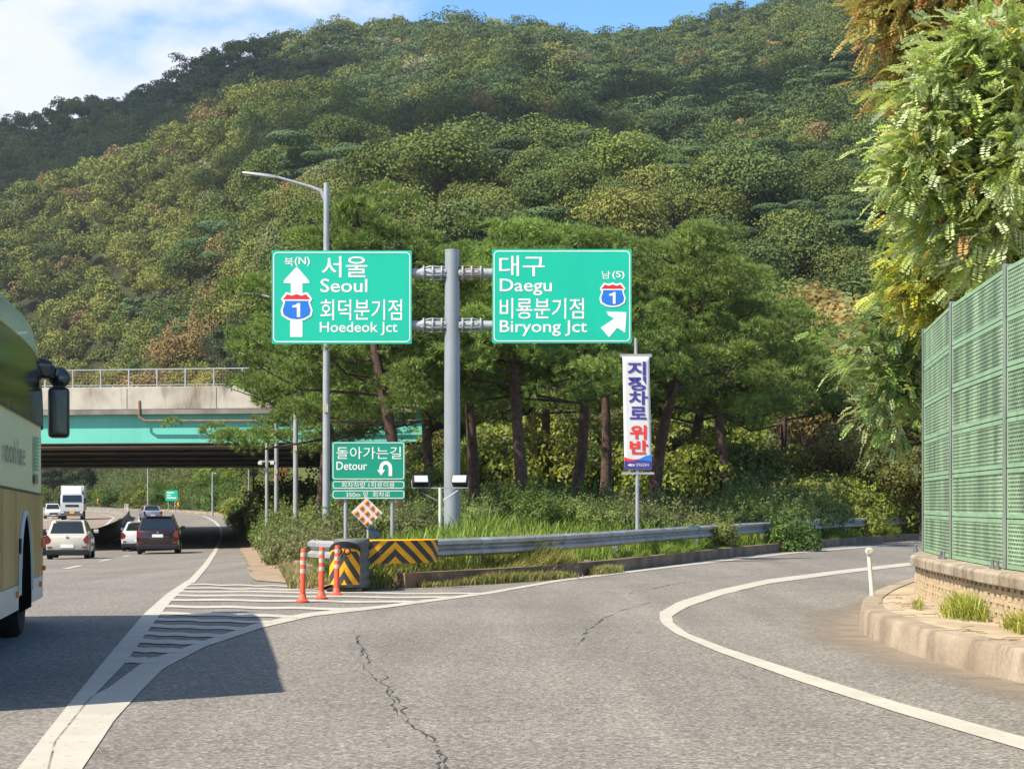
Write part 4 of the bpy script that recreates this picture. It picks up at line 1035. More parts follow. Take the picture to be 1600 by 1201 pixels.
# ------------------------------------------------------------------ the teal bridge
BA, BB = Vector((-80, 100.5, 0)), Vector((-5.5, 88.5, 0)); bdx = (BB - BA).normalized(); bny = Vector((-bdx.y, bdx.x, 0)); BLEN = (BB - BA).length
br = thing('road_bridge', BB, 'wide teal girder road bridge with a stained concrete parapet crossing the motorway', 'bridge')
ang = math.atan2(bdx.y, bdx.x); br.rotation_euler = (0, 0, ang)
def bb(m, s0, s1, y0, y1, z0, z1): return m.box(s0 - BLEN, s1 - BLEN, y0, y1, z0, z1)
bb(MB(), 0, BLEN + 1.4, -.45, -.15, 6.16, 7.28).build('parapet', 'bridge_concrete', br, bevel=.03)
b = MB()
for s_ in np.arange(2, BLEN + 1, 4.6): bb(b, s_, s_ + .03, -.456, -.449, 6.2, 7.2)
b.build('joint', 'bridge_dark_shade', br)
bb(MB(), 0, BLEN + 1.4, -.44, 62, 5.92, 6.155).build('deck_slab', 'median', br)
bb(MB(), 0, BLEN + 1.2, -.06, .3, 4.52, 5.915).build('girder', 'bridge_teal', br)
b = bb(MB(), 0, BLEN + 1.2, -.12, .45, 4.47, 4.518); b.build('girder_flange', 'bridge_dark_shade', br)
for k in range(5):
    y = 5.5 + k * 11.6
    bb(MB(), 0, BLEN + 1.5, y, y + 5.2, 4.56 - .012 * k, 5.915).build('girder', 'bridge_dark_shade', br); bb(MB(), 0, BLEN + 1.2, y - .1, y + 5.3, 4.5 - .012 * k, 4.557 - .012 * k).build('girder_flange', 'bridge_under_lit', br)  # light and shade under the deck put into the flange and girder colours
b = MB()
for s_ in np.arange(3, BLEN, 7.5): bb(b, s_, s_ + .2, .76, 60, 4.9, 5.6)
b.build('cross_beam', 'bridge_dark_shade', br)
zt = 8.12
for s_ in np.arange(0.5, BLEN + 1.4, 1.46): bb(MB(), s_, s_ + .07, -.34, -.27, 7.281, zt).build('railing_post', 'galv', br)
bb(bb(MB(), 0, BLEN + 1.4, -.33, -.28, zt + .001, zt + .06), 0, BLEN + 1.4, -.32, -.29, 7.36, 7.40).build('railing_rail', 'galv', br)
b = MB()
for s_ in np.arange(0.6, BLEN + 1.4, .16): bb(b, s_, s_ + .012, -.311, -.299, 7.40, zt)
for z_ in (7.55, 7.70, 7.85, 8.0): bb(b, .5, BLEN + 1.4, -.312, -.306, z_, z_ + .012)
b.build('fence_mesh', 'rust', br)
sp = BLEN - 13.0
MB().tube([(sp - BLEN, -.47, 6.6), (sp - BLEN, -.5, 5.8), (sp - BLEN + .3, -.5, 5.6), (1.0, -.5, 5.5)], .055, 10).build('drain_pipe', 'rust', br, smooth=True)
bb(MB(), BLEN - 1.5, BLEN + 1.3, .5, 61, -2, 4.36).build('abutment', 'bridge_concrete', br)
bb(MB(), 3, 5, 1, 60, -2, 4.36).build('pier', 'bridge_concrete', br)

# median barrier
mb_ = thing('median_barrier', (float(MED(120)), 120, float(zmain(MED(120), 120))), 'low concrete median barrier curving away between the two carriageways', 'barrier')
yy = np.concatenate([np.arange(40, 150, 5), np.arange(150, 330, 6)])
pth = [(float(MED(y)) - float(MED(120)), y - 120, float(zmain(MED(y), y)) - float(zmain(MED(120), 120))) for y in yy]
MB().sweep(pth, [(-.33, -.1), (-.33, .1), (-.14, .32), (-.11, .85), (.11, .85), (.14, .32), (.33, .1), (.33, -.1)]).build('wall', 'median', mb_, smooth=True)
for i, (u, d) in enumerate(((166, 212), (192, 216), (208, 220), (220, 200))):
    x = float(MED(d)) + .0; z = float(zmain(x, d)) + .85
    t = thing('delineator', (x, d, z), 'small white delineator on top of the median barrier far along the bend', 'delineator', 'delineators on the median barrier')
    MB().lathe([(.07, 0), (.06, .7), (.03, .72)], 8).build('post', 'white_plastic', t, smooth=True)
    MB().lathe([(.075, .5), (.075, .62)], 8).build('reflector', 'reflect_grey', t)

# ------------------------------------------------------------------ vehicles
def loft(rings, caps=True):
    m = MB(); n = len(rings[0])
    for r in rings: m.v += [tuple(p) for p in r]
    for i in range(len(rings) - 1):
        for k in range(n): m.f.append((i * n + k, i * n + (k + 1) % n, (i + 1) * n + (k + 1) % n, (i + 1) * n + k))
    if caps: m.f += [tuple(reversed(range(n))), tuple((len(rings) - 1) * n + k for k in range(n))]
    return m
def wheel(t, x, y, r, w):
    s = 1 if x > 0 else -1
    q = MB().lathe([(r * .62, -w / 2), (r * .93, -w / 2), (r, -w * .36), (r, w * .36), (r * .93, w / 2), (r * .62, w / 2)], 24)
    q.v = [(x + a[2], y + a[0], r + a[1]) for a in q.v]; ty = q.build('wheel', 'tyre', t, smooth=True)
    q = MB().lathe([(r * .66, 0), (r * .64, .02), (r * .15, .035), (r * .12, .05)], 20)
    q.v = [(x + s * (w / 2 - .02 + a[2]), y + a[0], r + a[1]) for a in q.v]; q.build('rim', 'rim', ty, smooth=True)
def car(name, label, u, d, rz, paint, L, Wd, Ht, belt, rear, mid_dark=False, gc=.22, loc=None, wr=.31, front=False):
    """rear = (y of glass foot, y of roof end, y of roof front, y of windscreen foot) measured from the tail"""
    x, y = at(u, d) if loc is None else loc[:2]
    t = thing(name, (x, y, float(zmain(x, y)) + .004), label, 'car', None, rz)
    hw = Wd / 2; y0 = -L / 2
    def ring(yy, w, zb, zt, r=.10):
        return [(x_ * w, yy, z_) for x_, z_ in ((-.86, zb), (.86, zb), (.97, zb + .10), (1, (zb + zt) * .5), (.985, zt - r), (.93, zt), (-.93, zt), (-.985, zt - r), (-1, (zb + zt) * .5), (-.97, zb + .10))]
    st = [(0, .88, gc + .14, belt - .14), (.05, .95, gc + .05, belt - .04), (.22, 1, gc, belt), (L * .25, 1, gc - .02, belt), (L * .62, 1, gc - .02, belt - .01), (L * .75, .995, gc, belt - .06), (L * .93, .95, gc, belt - .16), (L - .05, .90, gc + .05, belt - .26), (L, .80, gc + .16, belt - .38)]
    body = loft([ring(y0 + a, hw * w, zb, zt) for a, w, zb, zt in st]).build('body', paint, t, smooth=True, bevel=.02)
    g0, g1, g2, g3 = rear
    def gr(yy, w, z): return [(-w, yy, z), (w, yy, z)]
    wt = hw * .74; wbq = hw * .93; zr_ = Ht
    ca = MB(); zb = belt - .03
    P_ = [(-wbq, y0 + g0, zb), (wbq, y0 + g0, zb), (wt, y0 + g1, zr_ - .04), (-wt, y0 + g1, zr_ - .04), (-wbq, y0 + g3, zb), (wbq, y0 + g3, zb), (wt * .97, y0 + g2, zr_ - .05), (-wt * .97, y0 + g2, zr_ - .05)]
    yc = (g1 + g2) / 2
    top = [(-wt * .92, y0 + g1 + .12, zr_), (wt * .92, y0 + g1 + .12, zr_), (wt * .92, y0 + g2 - .15, zr_), (-wt * .92, y0 + g2 - .15, zr_)]
    ca.v = P_ + top
    ca.f = [(0, 1, 2, 3), (5, 4, 7, 6), (1, 5, 6, 2), (4, 0, 3, 7), (3, 2, 9, 8), (2, 6, 10, 9), (6, 7, 11, 10), (7, 3, 8, 11), (8, 9, 10, 11)]
    cab = ca.build('cabin', paint, t, smooth=True, bevel=.03)
    def pane(name, q, i0, i1, j0, j1, e=.012):
        a, b2, c_, d_ = [Vector(P_[k]) for k in q]
        def at2(s, r): return (a.lerp(b2, s)).lerp(d_.lerp(c_, s), r)
        nn = (b2 - a).cross(d_ - a).normalized() * e
        vs = [at2(i0, j0) + nn, at2(i1, j0) + nn, at2(i1, j1) + nn, at2(i0, j1) + nn]
        vi = [p - nn * 1.6 for p in vs]
        return MB().add([tuple(p) for p in vs + vi], [(0, 1, 2, 3), (0, 4, 5, 1), (1, 5, 6, 2), (2, 6, 7, 3), (3, 7, 4, 0)]).build(name, 'glass', t)
    pane('rear_window', (0, 1, 2, 3), .07, .93, .12, .88); pane('windscreen', (5, 4, 7, 6), .05, .95, .08, .93)
    for q in ((1, 5, 6, 2), (4, 0, 3, 7)):
        pane('side_window', q, .05 if q[0] == 1 else .52, .48 if q[0] == 1 else .95, .1, .86); pane('side_window', q, .52 if q[0] == 1 else .05, .95 if q[0] == 1 else .48, .1, .86)
    for s in (-1, 1):
        MB().prism([(s * hw * .98, belt - .02), (s * hw * .86, belt - .05), (s * hw * .72, belt - .20), (s * hw * .80, belt - .34), (s * hw * .985, belt - .36)][::s], y0 - .012, y0 + .16).build('taillight', 'taillight', t, bevel=.02)
        MB().prism([(s * hw * .92, belt - .32), (s * hw * .60, belt - .36), (s * hw * .66, belt - .46), (s * hw * .92, belt - .46)][::s], y0 + L - .16, y0 + L - .03).build('headlight', 'headlight', t, bevel=.02)
        MB().box(s * hw * .99 - (0 if s > 0 else .2), s * hw * .99 + (.2 if s > 0 else 0), y0 + g3 - .42, y0 + g3 - .28, belt - .0, belt + .15).build('door_mirror', paint if not mid_dark else 'black', t, bevel=.03)
        MB().box(s * hw * .8 - .09, s * hw * .8 + .09, y0 - .016, y0 + .05, gc + .23, gc + .29).build('reflector', 'taillight', t)
        for yw in (.19, .80): wheel(t, s * (hw - .115), y0 + L * yw, wr, .21)
    MB().box(-hw * .97, hw * .97, y0 - .03, y0 + .25, gc - .03, gc + .17).build('bumper', 'black', t, bevel=.03)
    MB().box(-.24, .24, y0 - .026, y0 + .02, *(gc + .24, gc + .36) if not mid_dark else (belt - .32, belt - .19)).build('number_plate', 'plate', t)
    MB().box(-.05, .05, y0 - .02, y0 + .02, belt - .13, belt - .07).build('badge', 'rim', t)
    MB().box(-hw * .5, hw * .5, y0 + L - .06, y0 + L + .012, gc + .18, gc + .40).build('grille', 'black', t, bevel=.02)
    MB().box(-.24, .24, y0 + L, y0 + L + .02, gc + .08, gc + .17).build('number_plate', 'plate', t)
    MB().box(-wt * .8, wt * .8, y0 + g1 - .10, y0 + g1 + .12, zr_ - .035, zr_ - .002).build('spoiler', paint, t, bevel=.015)
    q = MB().box(-hw * .88, hw * .88, y0 + .4, y0 + L - .5, gc - .06, gc + .25).build('underbody', 'black', t)
    return t
hx = math.atan(.15)
car('hatchback', 'cream small hatchback driving away in the second lane near the median barrier', 111.5, 71, hx, 'car_cream', 3.6, 1.62, 1.50, .97, (.06, .38, 2.05, 2.75))
suv = car('sport_utility_car', 'dark maroon sport utility car driving away in the lane next to the slip road', 249.5, 84, hx, 'car_maroon', 4.5, 1.88, 1.72, 1.10, (.08, .42, 2.7, 3.4), True, .28, wr=.36)
b = MB()
for s in (-1, 1): b.tube([(s * .62, -1.7, 1.73), (s * .62, -1.5, 1.78), (s * .62, .2, 1.78), (s * .62, .4, 1.73)], .02, 6)
b.build('roof_rail', 'black', suv)
car('saloon_car', 'white saloon car partly hidden behind the dark maroon car', 222, 93, hx, 'car_white', 4.7, 1.84, 1.46, .98, (.62, 1.25, 2.75, 3.55), False, .22, wr=.33)
car('saloon_car', 'far silver blue saloon car entering the bend beyond the bridge', 235, 186, .30, 'car_blue', 4.7, 1.92, 1.50, .99, (.62, 1.25, 2.75, 3.55), False, .22, wr=.33)
car('pickup_car', 'far white car coming towards the camera left of the white lorry', 82, 216, math.pi + .30, 'car_white', 4.8, 1.9, 1.75, 1.08, (.08, .42, 2.5, 3.2), False, .28, wr=.36)
# the lorry, front towards the camera
x, y = at(112.5, 198); t = thing('lorry', (x, y, float(zmain(x, y))), 'white cab lorry with a box body and yellow number plate coming towards the camera', 'lorry', None, .20)
cb = loft([[(-1.18, yy, z0), (1.18, yy, z0), (1.22, yy, z0 + .3), (1.22, yy, zt - .15), (1.05, yy, zt), (-1.05, yy, zt), (-1.22, yy, zt - .15), (-1.22, yy, z0 + .3)] for yy, z0, zt in ((-.02, .95, 1.9), (0, .95, 2.0), (.18, .9, 2.78), (.4, .9, 2.82), (1.9, .9, 2.82))]).build('cab', 'car_white', t, smooth=True, bevel=.03)
loft([[(-1.08, yy, 2.80), (1.08, yy, 2.80), (.98, yy, zt), (-.98, yy, zt)] for yy, zt in ((.3, 2.9), (.75, 3.5), (1.5, 3.68), (1.9, 3.68))]).build('wind_deflector', 'car_white', t, smooth=True, bevel=.03)
MB().box(-1.25, 1.25, 2.05, 9.5, 1.0, 3.75).build('box_body', 'truck_box', t, bevel=.04)
MB().add([(-1.02, -.06, 1.98), (1.02, -.06, 1.98), (.98, .09, 2.72), (-.98, .09, 2.72), (-1.02, .08, 1.98), (1.02, .08, 1.98), (.98, .22, 2.72), (-.98, .22, 2.72)], [(0, 1, 2, 3), (0, 4, 5, 1), (1, 5, 6, 2), (2, 6, 7, 3), (3, 7, 4, 0)]).build('windscreen', 'glass', t)
MB().box(-.72, .72, -.05, .02, 1.45, 1.68).build('grille', 'black', t, bevel=.02)
MB().box(-1.2, 1.2, -.12, .5, .45, .98).build('bumper', 'drum_grey', t, bevel=.04)
MB().box(-.26, .26, -.15, -.10, .68, .96).build('number_plate', 'plate_yellow', t)
MB().box(-.9, .9, .6, 9.3, .62, 1.0).build('chassis', 'black', t)
for s in (-1, 1):
    MB().box(s * 1.0 - .16, s * 1.0 + .16, -.14, -.02, .74, .92).build('headlight', 'headlight', t, bevel=.03)
    MB().box(s * 1.36 - .12, s * 1.36 + .12, .1, .2, 1.75, 2.4).build('door_mirror', 'black', t, bevel=.03)
    MB().add([(s * 1.224, .35, 1.9), (s * 1.224, 1.3, 1.9), (s * 1.224, 1.3, 2.5), (s * 1.224, .45, 2.5)], [(0, 1, 2, 3)]).build('side_window', 'glass', t)
    for yw in (1.0, 6.3, 7.4): wheel(t, s * 1.02, yw, .48, .32)

# ------------------------------------------------------------------ the coach on the left
bx0 = Vector((-6.0, 23.6, 0)); hd_ = Vector((-.159, .987, 0)).normalized()
bus = thing('coach', bx0, 'cream and bronze coach in the left lane, cut by the edge of the picture', 'coach', None, math.atan2(-hd_.x, hd_.y))
# local frame: y forward (0 = nose), x right (0 = right side), body to x = -2.5
LB, WB = 10.9, 2.5
def side(yy, z):                                   # right-hand side, curving in at the nose and the roof
    inn = 0.0
    if yy > -.9: inn += .22 * ((yy + .9) / .9) ** 2.4
    if z > 2.6: inn += .16 * ((z - 2.6) / 1.2) ** 2
    return -inn
def zroof(yy): return 3.82 - .05 * (yy < -9) - (.20 * max(0, (yy + 2.2) / 2.2) ** 2)
def sheet(name, m, ya, yb, za, zb, o=.0, ny=14, nz=6, parent=bus, solid=0):
    q = MB(); ysx = np.linspace(ya, yb, ny)
    for yy in ysx:
        f0 = za(yy) if callable(za) else za; f1 = zb(yy) if callable(zb) else zb
        for k in range(nz):
            z = f0 + (f1 - f0) * k / (nz - 1); q.v.append((side(yy, z) + o, yy, z))
    for i in range(ny - 1):
        for k in range(nz - 1): q.f.append((i * nz + k, i * nz + nz + k, i * nz + nz + k + 1, i * nz + k + 1)[::-1])
    return q.build(name, m, parent, smooth=True)
zwin = lambda yy: 2.46 + .012 * -yy
zdiv = lambda yy: 1.60 + .014 * -yy
# shell
sh = MB(); st = np.r_[np.linspace(-LB, -1.2, 12), np.linspace(-1.0, 0, 9)]
rings = []
for yy in st:
    zt = zroof(yy); rr = []
    for z in (.38, .9, 1.6, 2.5, 2.9, 3.3, zt - .25): rr.append((side(yy, z) - .02, yy + (0 if yy < -1 else -.5 * max(0, (z - 1.6) / 2.2) ** 2 * (1 + yy)), z))
    rr += [(side(yy, zt) - .10, yy + (0 if yy < -1 else -.55 * (1 + yy)), zt - .10), (side(yy, zt) - .32, yy + (0 if yy < -1 else -.6 * (1 + yy)), zt)]
    rr += [(-WB - p[0], p[1], p[2]) for p in rr[::-1]]; rings.append(rr)
loft(rings).build('body', 'bus_cream', bus, smooth=True)
q = MB()                                            # roof edge fairing
sheet('lower_panel', 'bus_gold', -LB, -.55, .62, lambda y_: zdiv(y_), .004, 24)
sheet('skirt', 'bus_silver', -LB, -.35, .34, .615, .007, 24)
sheet('nose_panel', 'bus_cream', -.54, -.02, .40, lambda y_: zdiv(y_), .006, 10)
wb = sheet('window_band', 'bus_glass', -LB + .3, -.30, zwin, lambda y_: zroof(y_) - .42, .006, 24)
sheet('roof_fairing', 'bus_roof', -LB, -.55, lambda y_: zroof(y_) - .41, lambda y_: zroof(y_) - .06, .012, 24)
q = MB()
for yy in (-1.15, -2.75, -4.35, -6.0, -7.6, -9.2): q.add([(side(yy, 2.6) + .012, yy, zwin(yy)), (side(yy, 2.6) + .012, yy + .03, zwin(yy)), (side(yy, 3.4) + .012, yy + .03, 3.36), (side(yy, 3.4) + .012, yy, 3.36)], [(0, 1, 2, 3)])
q.build('window_seal', 'black', wb)
q = MB()
for yy in (-.56, -1.35, -1.75, -3.9, -5.2): q.add([(side(yy, 1) + .009, yy, .62), (side(yy, 1) + .009, yy + .022, .62), (side(yy, 1.5) + .009, yy + .022, zdiv(yy)), (side(yy, 1.5) + .009, yy, zdiv(yy))], [(0, 1, 2, 3)])
for za in (zdiv, zwin): q.add([(side(yy, 1.6) + .010, yy, za(yy) + o_) for yy, o_ in ((-LB, -.014), (-1.2, -.014), (-.5, -.014), (-.5, .014), (-1.2, .014), (-LB, .014))], [(0, 1, 4, 5), (1, 2, 3, 4)])
q.build('panel_seam', 'black', bus)
# wheel arch and wheel: a flat black sheet stands for the shade inside the opening, with a bright lip
yc_ = -2.95
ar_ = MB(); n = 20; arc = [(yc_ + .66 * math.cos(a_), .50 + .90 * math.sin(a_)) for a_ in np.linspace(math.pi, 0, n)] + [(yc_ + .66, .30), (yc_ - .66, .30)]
ar_.v = [(.014, a_, z_) for a_, z_ in arc]; ar_.f = [tuple(range(len(arc)))[::-1]]; ar_.build('wheel_arch', 'arch_shade', bus)
lip = MB().tube([(.012, a_, z_) for a_, z_ in arc[:n]], .03, 6).build('arch_trim', 'bus_silver', bus, smooth=True)
wheel(bus, -.20, yc_, .53, .34); 
for yy in (-8.2,): wheel(bus, -.14, yy, .53, .30)
for yy in (yc_, -8.2): wheel(bus, -WB + .16, yy, .53, .30)
for yy, z, s_ in ((-.95, 1.02, .055), (-1.25, .52, .035), (-3.85, .52, .035), (-.75, .70, .03)):
    MB().box(side(yy, z) - .01, side(yy, z) + .04, yy - s_, yy + s_, z - s_, z + s_).build('side_marker', 'amber', bus, bevel=.008)
MB().box(.004, .03, -3.55, -3.40, .78, 1.12).build('hatch_handle', 'black', bus, bevel=.008)
def bus_text(body, ya, yb, za, zb_, m, nm='lettering'):
    vs, fs = text_poly(body, ya, za, yb, zb_, .0); MB().add([(side(v[0], v[2]) + .011, v[0], v[2]) for v in vs], fs).build(nm, m, bus)
bus_text('nonline', -4.9, -2.95, 1.93, 2.20, 'bus_text')
q = MB()
for k in range(10):
    z = 1.90 + k * .042; q.add([(side(a_, z) + .011, a_, zz) for a_, zz in ((-1.85, z), (-1.42 + .008 * k, z), (-1.42 + .008 * k, z + .024), (-1.85, z + .024))], [(0, 1, 2, 3)])
q.build('stripe_emblem', 'bus_teal', bus)
sheet('emblem_plate', 'bus_text', -1.83, -1.45, 1.74, 1.86, .011, 4, 3)
sheet('teal_strip', 'bus_teal', -.34, -.20, 1.62, 2.35, .012, 4, 4)
sheet('front_pillar', 'black', -.56, -.06, lambda y_: 2.0 if y_ > -.3 else 2.44, 3.3, .009, 8, 5)
# big coach mirror on its arm
xm, ym = .32, .18
MB().tube([(-.32, -.25, 3.18), (-.15, .12, 3.36), (-.02, .2, 3.33), (.06, .2, 3.2), (.10, .2, 2.9), (.10, .2, 2.45)], [.05, .055, .05, .05, .04, .04], 10).build('mirror_arm', 'black', bus, smooth=True)
q = loft([[(-.12 + .34 * f_ , yy, 3.12 + .0), (-.12 + .34 * f_, yy, 3.30), (-.30, yy, 3.36), (-.34, yy, 3.14)] for yy, f_ in ((.02, .5), (.1, .6), (.3, .6), (.36, .5))]).build('mirror_hood', 'black', bus, smooth=True, bevel=.04)
mh = MB().box(-.02, .25, .12, .30, 2.36, 3.02).build('mirror', 'black', bus, bevel=.05)
MB().add([(.005, .114, 2.40), (.225, .114, 2.40), (.225, .114, 2.98), (.005, .114, 2.98)], [(0, 1, 2, 3)]).build('mirror_glass', 'mirror_glass', mh)
q = MB().lathe([(.135, 0), (.135, .06), (.09, .09)], 20); q.v = [(.13 + a_[0], .12 + a_[2], 3.14 + a_[1]) for a_ in q.v]; cvx = q.build('convex_mirror', 'black', bus, smooth=True)
q = MB().lathe([(.11, 0), (.07, .02), (.01, .025)], 18); q.v = [(.13 + a_[0], .118 - a_[2], 3.14 + a_[1]) for a_ in q.v]; q.f = [f_[::-1] for f_ in q.f]; q.build('mirror_glass', 'mirror_glass', cvx, smooth=True)
# ------------------------------------------------------------------ the wooded hill
rng = np.random.default_rng(11)
KIND = [((.100, .140, .040), 'round'), ((.135, .165, .042), 'round'), ((.185, .200, .050), 'round'), ((.072, .115, .046), 'layer'), ((.225, .170, .075), 'round'), ((.23, .24, .12), 'round')]
def noise2(x, y, s, k=0):
    return (np.sin(x / s * 1.7 + 1.3 * k) + np.sin(y / s * 1.3 + 2.1 * k + x / s * .6) + np.sin((x + y) / s * .9 + .7 * k)) / 3
gx, gy = np.meshgrid(np.arange(-420, 480, 6.8), np.arange(118, 935, 6.8))
px_ = gx.ravel() + rng.uniform(-2.9, 2.9, gx.size); py_ = gy.ravel() + rng.uniform(-2.9, 2.9, gx.size)
uu = CX + F * px_ / py_
ok = (uu > -110) & (uu < 1720) & (bank_t(px_, py_) > 9) & (hill(px_, py_) > 1.5)
px_, py_, uu = px_[ok], py_[ok], uu[ok]; pz_ = H(px_, py_)
hh = rng.uniform(9, 14.5, len(px_)) * (1 + .2 * noise2(px_, py_, 40, 2)); hh *= np.interp(py_, [150, 400], [.8, 1.0]) * np.where(rng.random(len(px_)) < .25, 1.3, .95)
el = (pz_ + hh - CH) / py_; order = np.argsort(py_); seen = np.zeros(len(px_), bool); hor = {}
for i in order:
    b0 = int(uu[i] // 12)
    m_ = max(hor.get(b0 + k, -1) for k in (0,)); seen[i] = el[i] > m_ - .004
    lowest = (pz_[i] + hh[i] * .55 - CH) / py_[i]; r_ = int(hh[i] * .38 * F / py_[i] / 12)
    for k in range(-r_, r_ + 1): hor[b0 + k] = max(hor.get(b0 + k, -1), lowest)
px_, py_, pz_, hh, uu = px_[seen], py_[seen], pz_[seen], hh[seen], uu[seen]
vv_ = HZ - (pz_ + hh * .6 - CH) * F / py_
left = np.clip((650 - uu) / 250, 0, 1) * (py_ < 640)
q = noise2(px_, py_, 30, 1) * .75 + rng.normal(size=len(px_)) * .40 - .18
kind = np.where(q + left * .75 < -.35, 3, np.where(q + left * .75 < .12, 0, np.where(q + left * .75 < .75, 1, 2)))
far_pine = (rng.random(len(px_)) < .45) & (uu > 620) & (vv_ < 260) & (uu < 1150); kind[far_pine] = 3
brown = (rng.random(len(px_)) < .02 + .07 * left) | ((noise2(px_, py_, 26, 5) > .62) & (left > .4)); kind[brown & (rng.random(len(px_)) < .6)] = 4
kind[rng.random(len(px_)) < .012 + .03 * left] = 5
def tree_cards(rng, n, Rx, Rz, style):
    if style == 'round':
        return crown_points(rng, n, Rx, Rz, max(9, int(n ** .5 * .8)), .40, .5)
    d = unit(rng.normal(size=(14, 3))); lc = d * rng.uniform(.3, .85, (14, 1)) * np.array([Rx, Rx, Rz]); k = rng.integers(0, 14, n)
    dd = unit(rng.normal(size=(n, 3)) + np.array([0, 0, .5])) * np.array([1, 1, .35])
    return lc[k] + dd * Rx * .42, unit(np.array([0, 0, .8]) + dd + rng.normal(size=(n, 3)) * .45), k
big = np.argsort(-hh / py_ )
protos = {}
def proto(k, var):
    if (k, var) in protos: return protos[(k, var)]
    r = np.random.default_rng(100 + k * 7 + var); n = 9000
    p, nn, lk = tree_cards(r, n, 4.0, 3.6, KIND[k][1]); p[:, 2] += 6.2
    Vv = cards(p, nn, r.uniform(.18, .34, n), r.uniform(.14, .26, n), r)
    col = vary(r, n, KIND[k][0], .25, .10, lk, .18)
    tr = MB().tube([(0, 0, -.6), (.15, .1, 3), (.1, .2, 7.0)], [.22, .17, .06], 6)
    tv = np.array([[tr.v[i] for i in f] for f in tr.f if len(f) == 4])
    Vv = np.concatenate([Vv, tv]); col = np.concatenate([col, np.tile([[.06, .045, .035]], (len(tv), 1))])
    o = poly_mesh('forest_tree', Vv, 'forest', col); me = o.data; bpy.data.objects.remove(o); protos[(k, var)] = me
    return me
LAB = ['dark green broad crowned tree in the wood on the hillside', 'olive green broad crowned tree in the wood on the hillside', 'yellow green broad crowned tree in the wood on the hillside',
       'dark layered pine in the wood on the hillside', 'tan and brown autumn tree in the wood on the hillside', 'pale grey green tree in the wood on the hillside']
ind = big[:290]; rest = big[290:]
for i in ind:
    k = int(kind[i]); o = bpy.data.objects.new('forest_tree', proto(k, int(rng.integers(0, 2)))); C.objects.link(o)
    s = hh[i] / 10.0; o.location = (px_[i], py_[i], pz_[i]); o.scale = (s * rng.uniform(.95, 1.2), s * rng.uniform(.95, 1.2), s); o.rotation_euler = (0, 0, rng.uniform(0, 6.28))
    f_ = rng.uniform(.8, 1.2); o.color = (f_ * rng.uniform(.93, 1.07), f_, f_ * rng.uniform(.9, 1.1), 1)
    tag(o, LAB[k], 'tree', LAB[k].replace(' tree', ' trees').replace('pine ', 'pines '))
parts, cols_ = [], []
for i in rest:
    d_ = py_[i]; n = int(np.clip(1900 * (330 / d_) ** 1.2, 400, 2400)); k = int(kind[i])
    p, nn, lk = tree_cards(rng, n, hh[i] * .42, hh[i] * .36, KIND[k][1])
    p[:, 2] += hh[i] * .62; p += np.array([px_[i], py_[i], pz_[i]])
    sz = np.interp(d_, [150, 330, 900], [.32, .49, 1.05])
    parts.append(cards(p, nn, rng.uniform(.6, 1.15, n) * sz, rng.uniform(.5, .9, n) * sz, rng, tri=True))
    f_ = rng.uniform(.75, 1.25); cols_.append(vary(rng, n, np.array(KIND[k][0]) * f_, .25, .08, lk, .18))
wood = poly_mesh('forest', np.concatenate(parts), 'forest', np.concatenate(cols_)); tag(wood, kind='stuff', label='mixed wood of green, olive and tan trees covering the far hillside', cat='forest')
print('forest trees', len(px_), 'faces', sum(len(p) for p in parts))

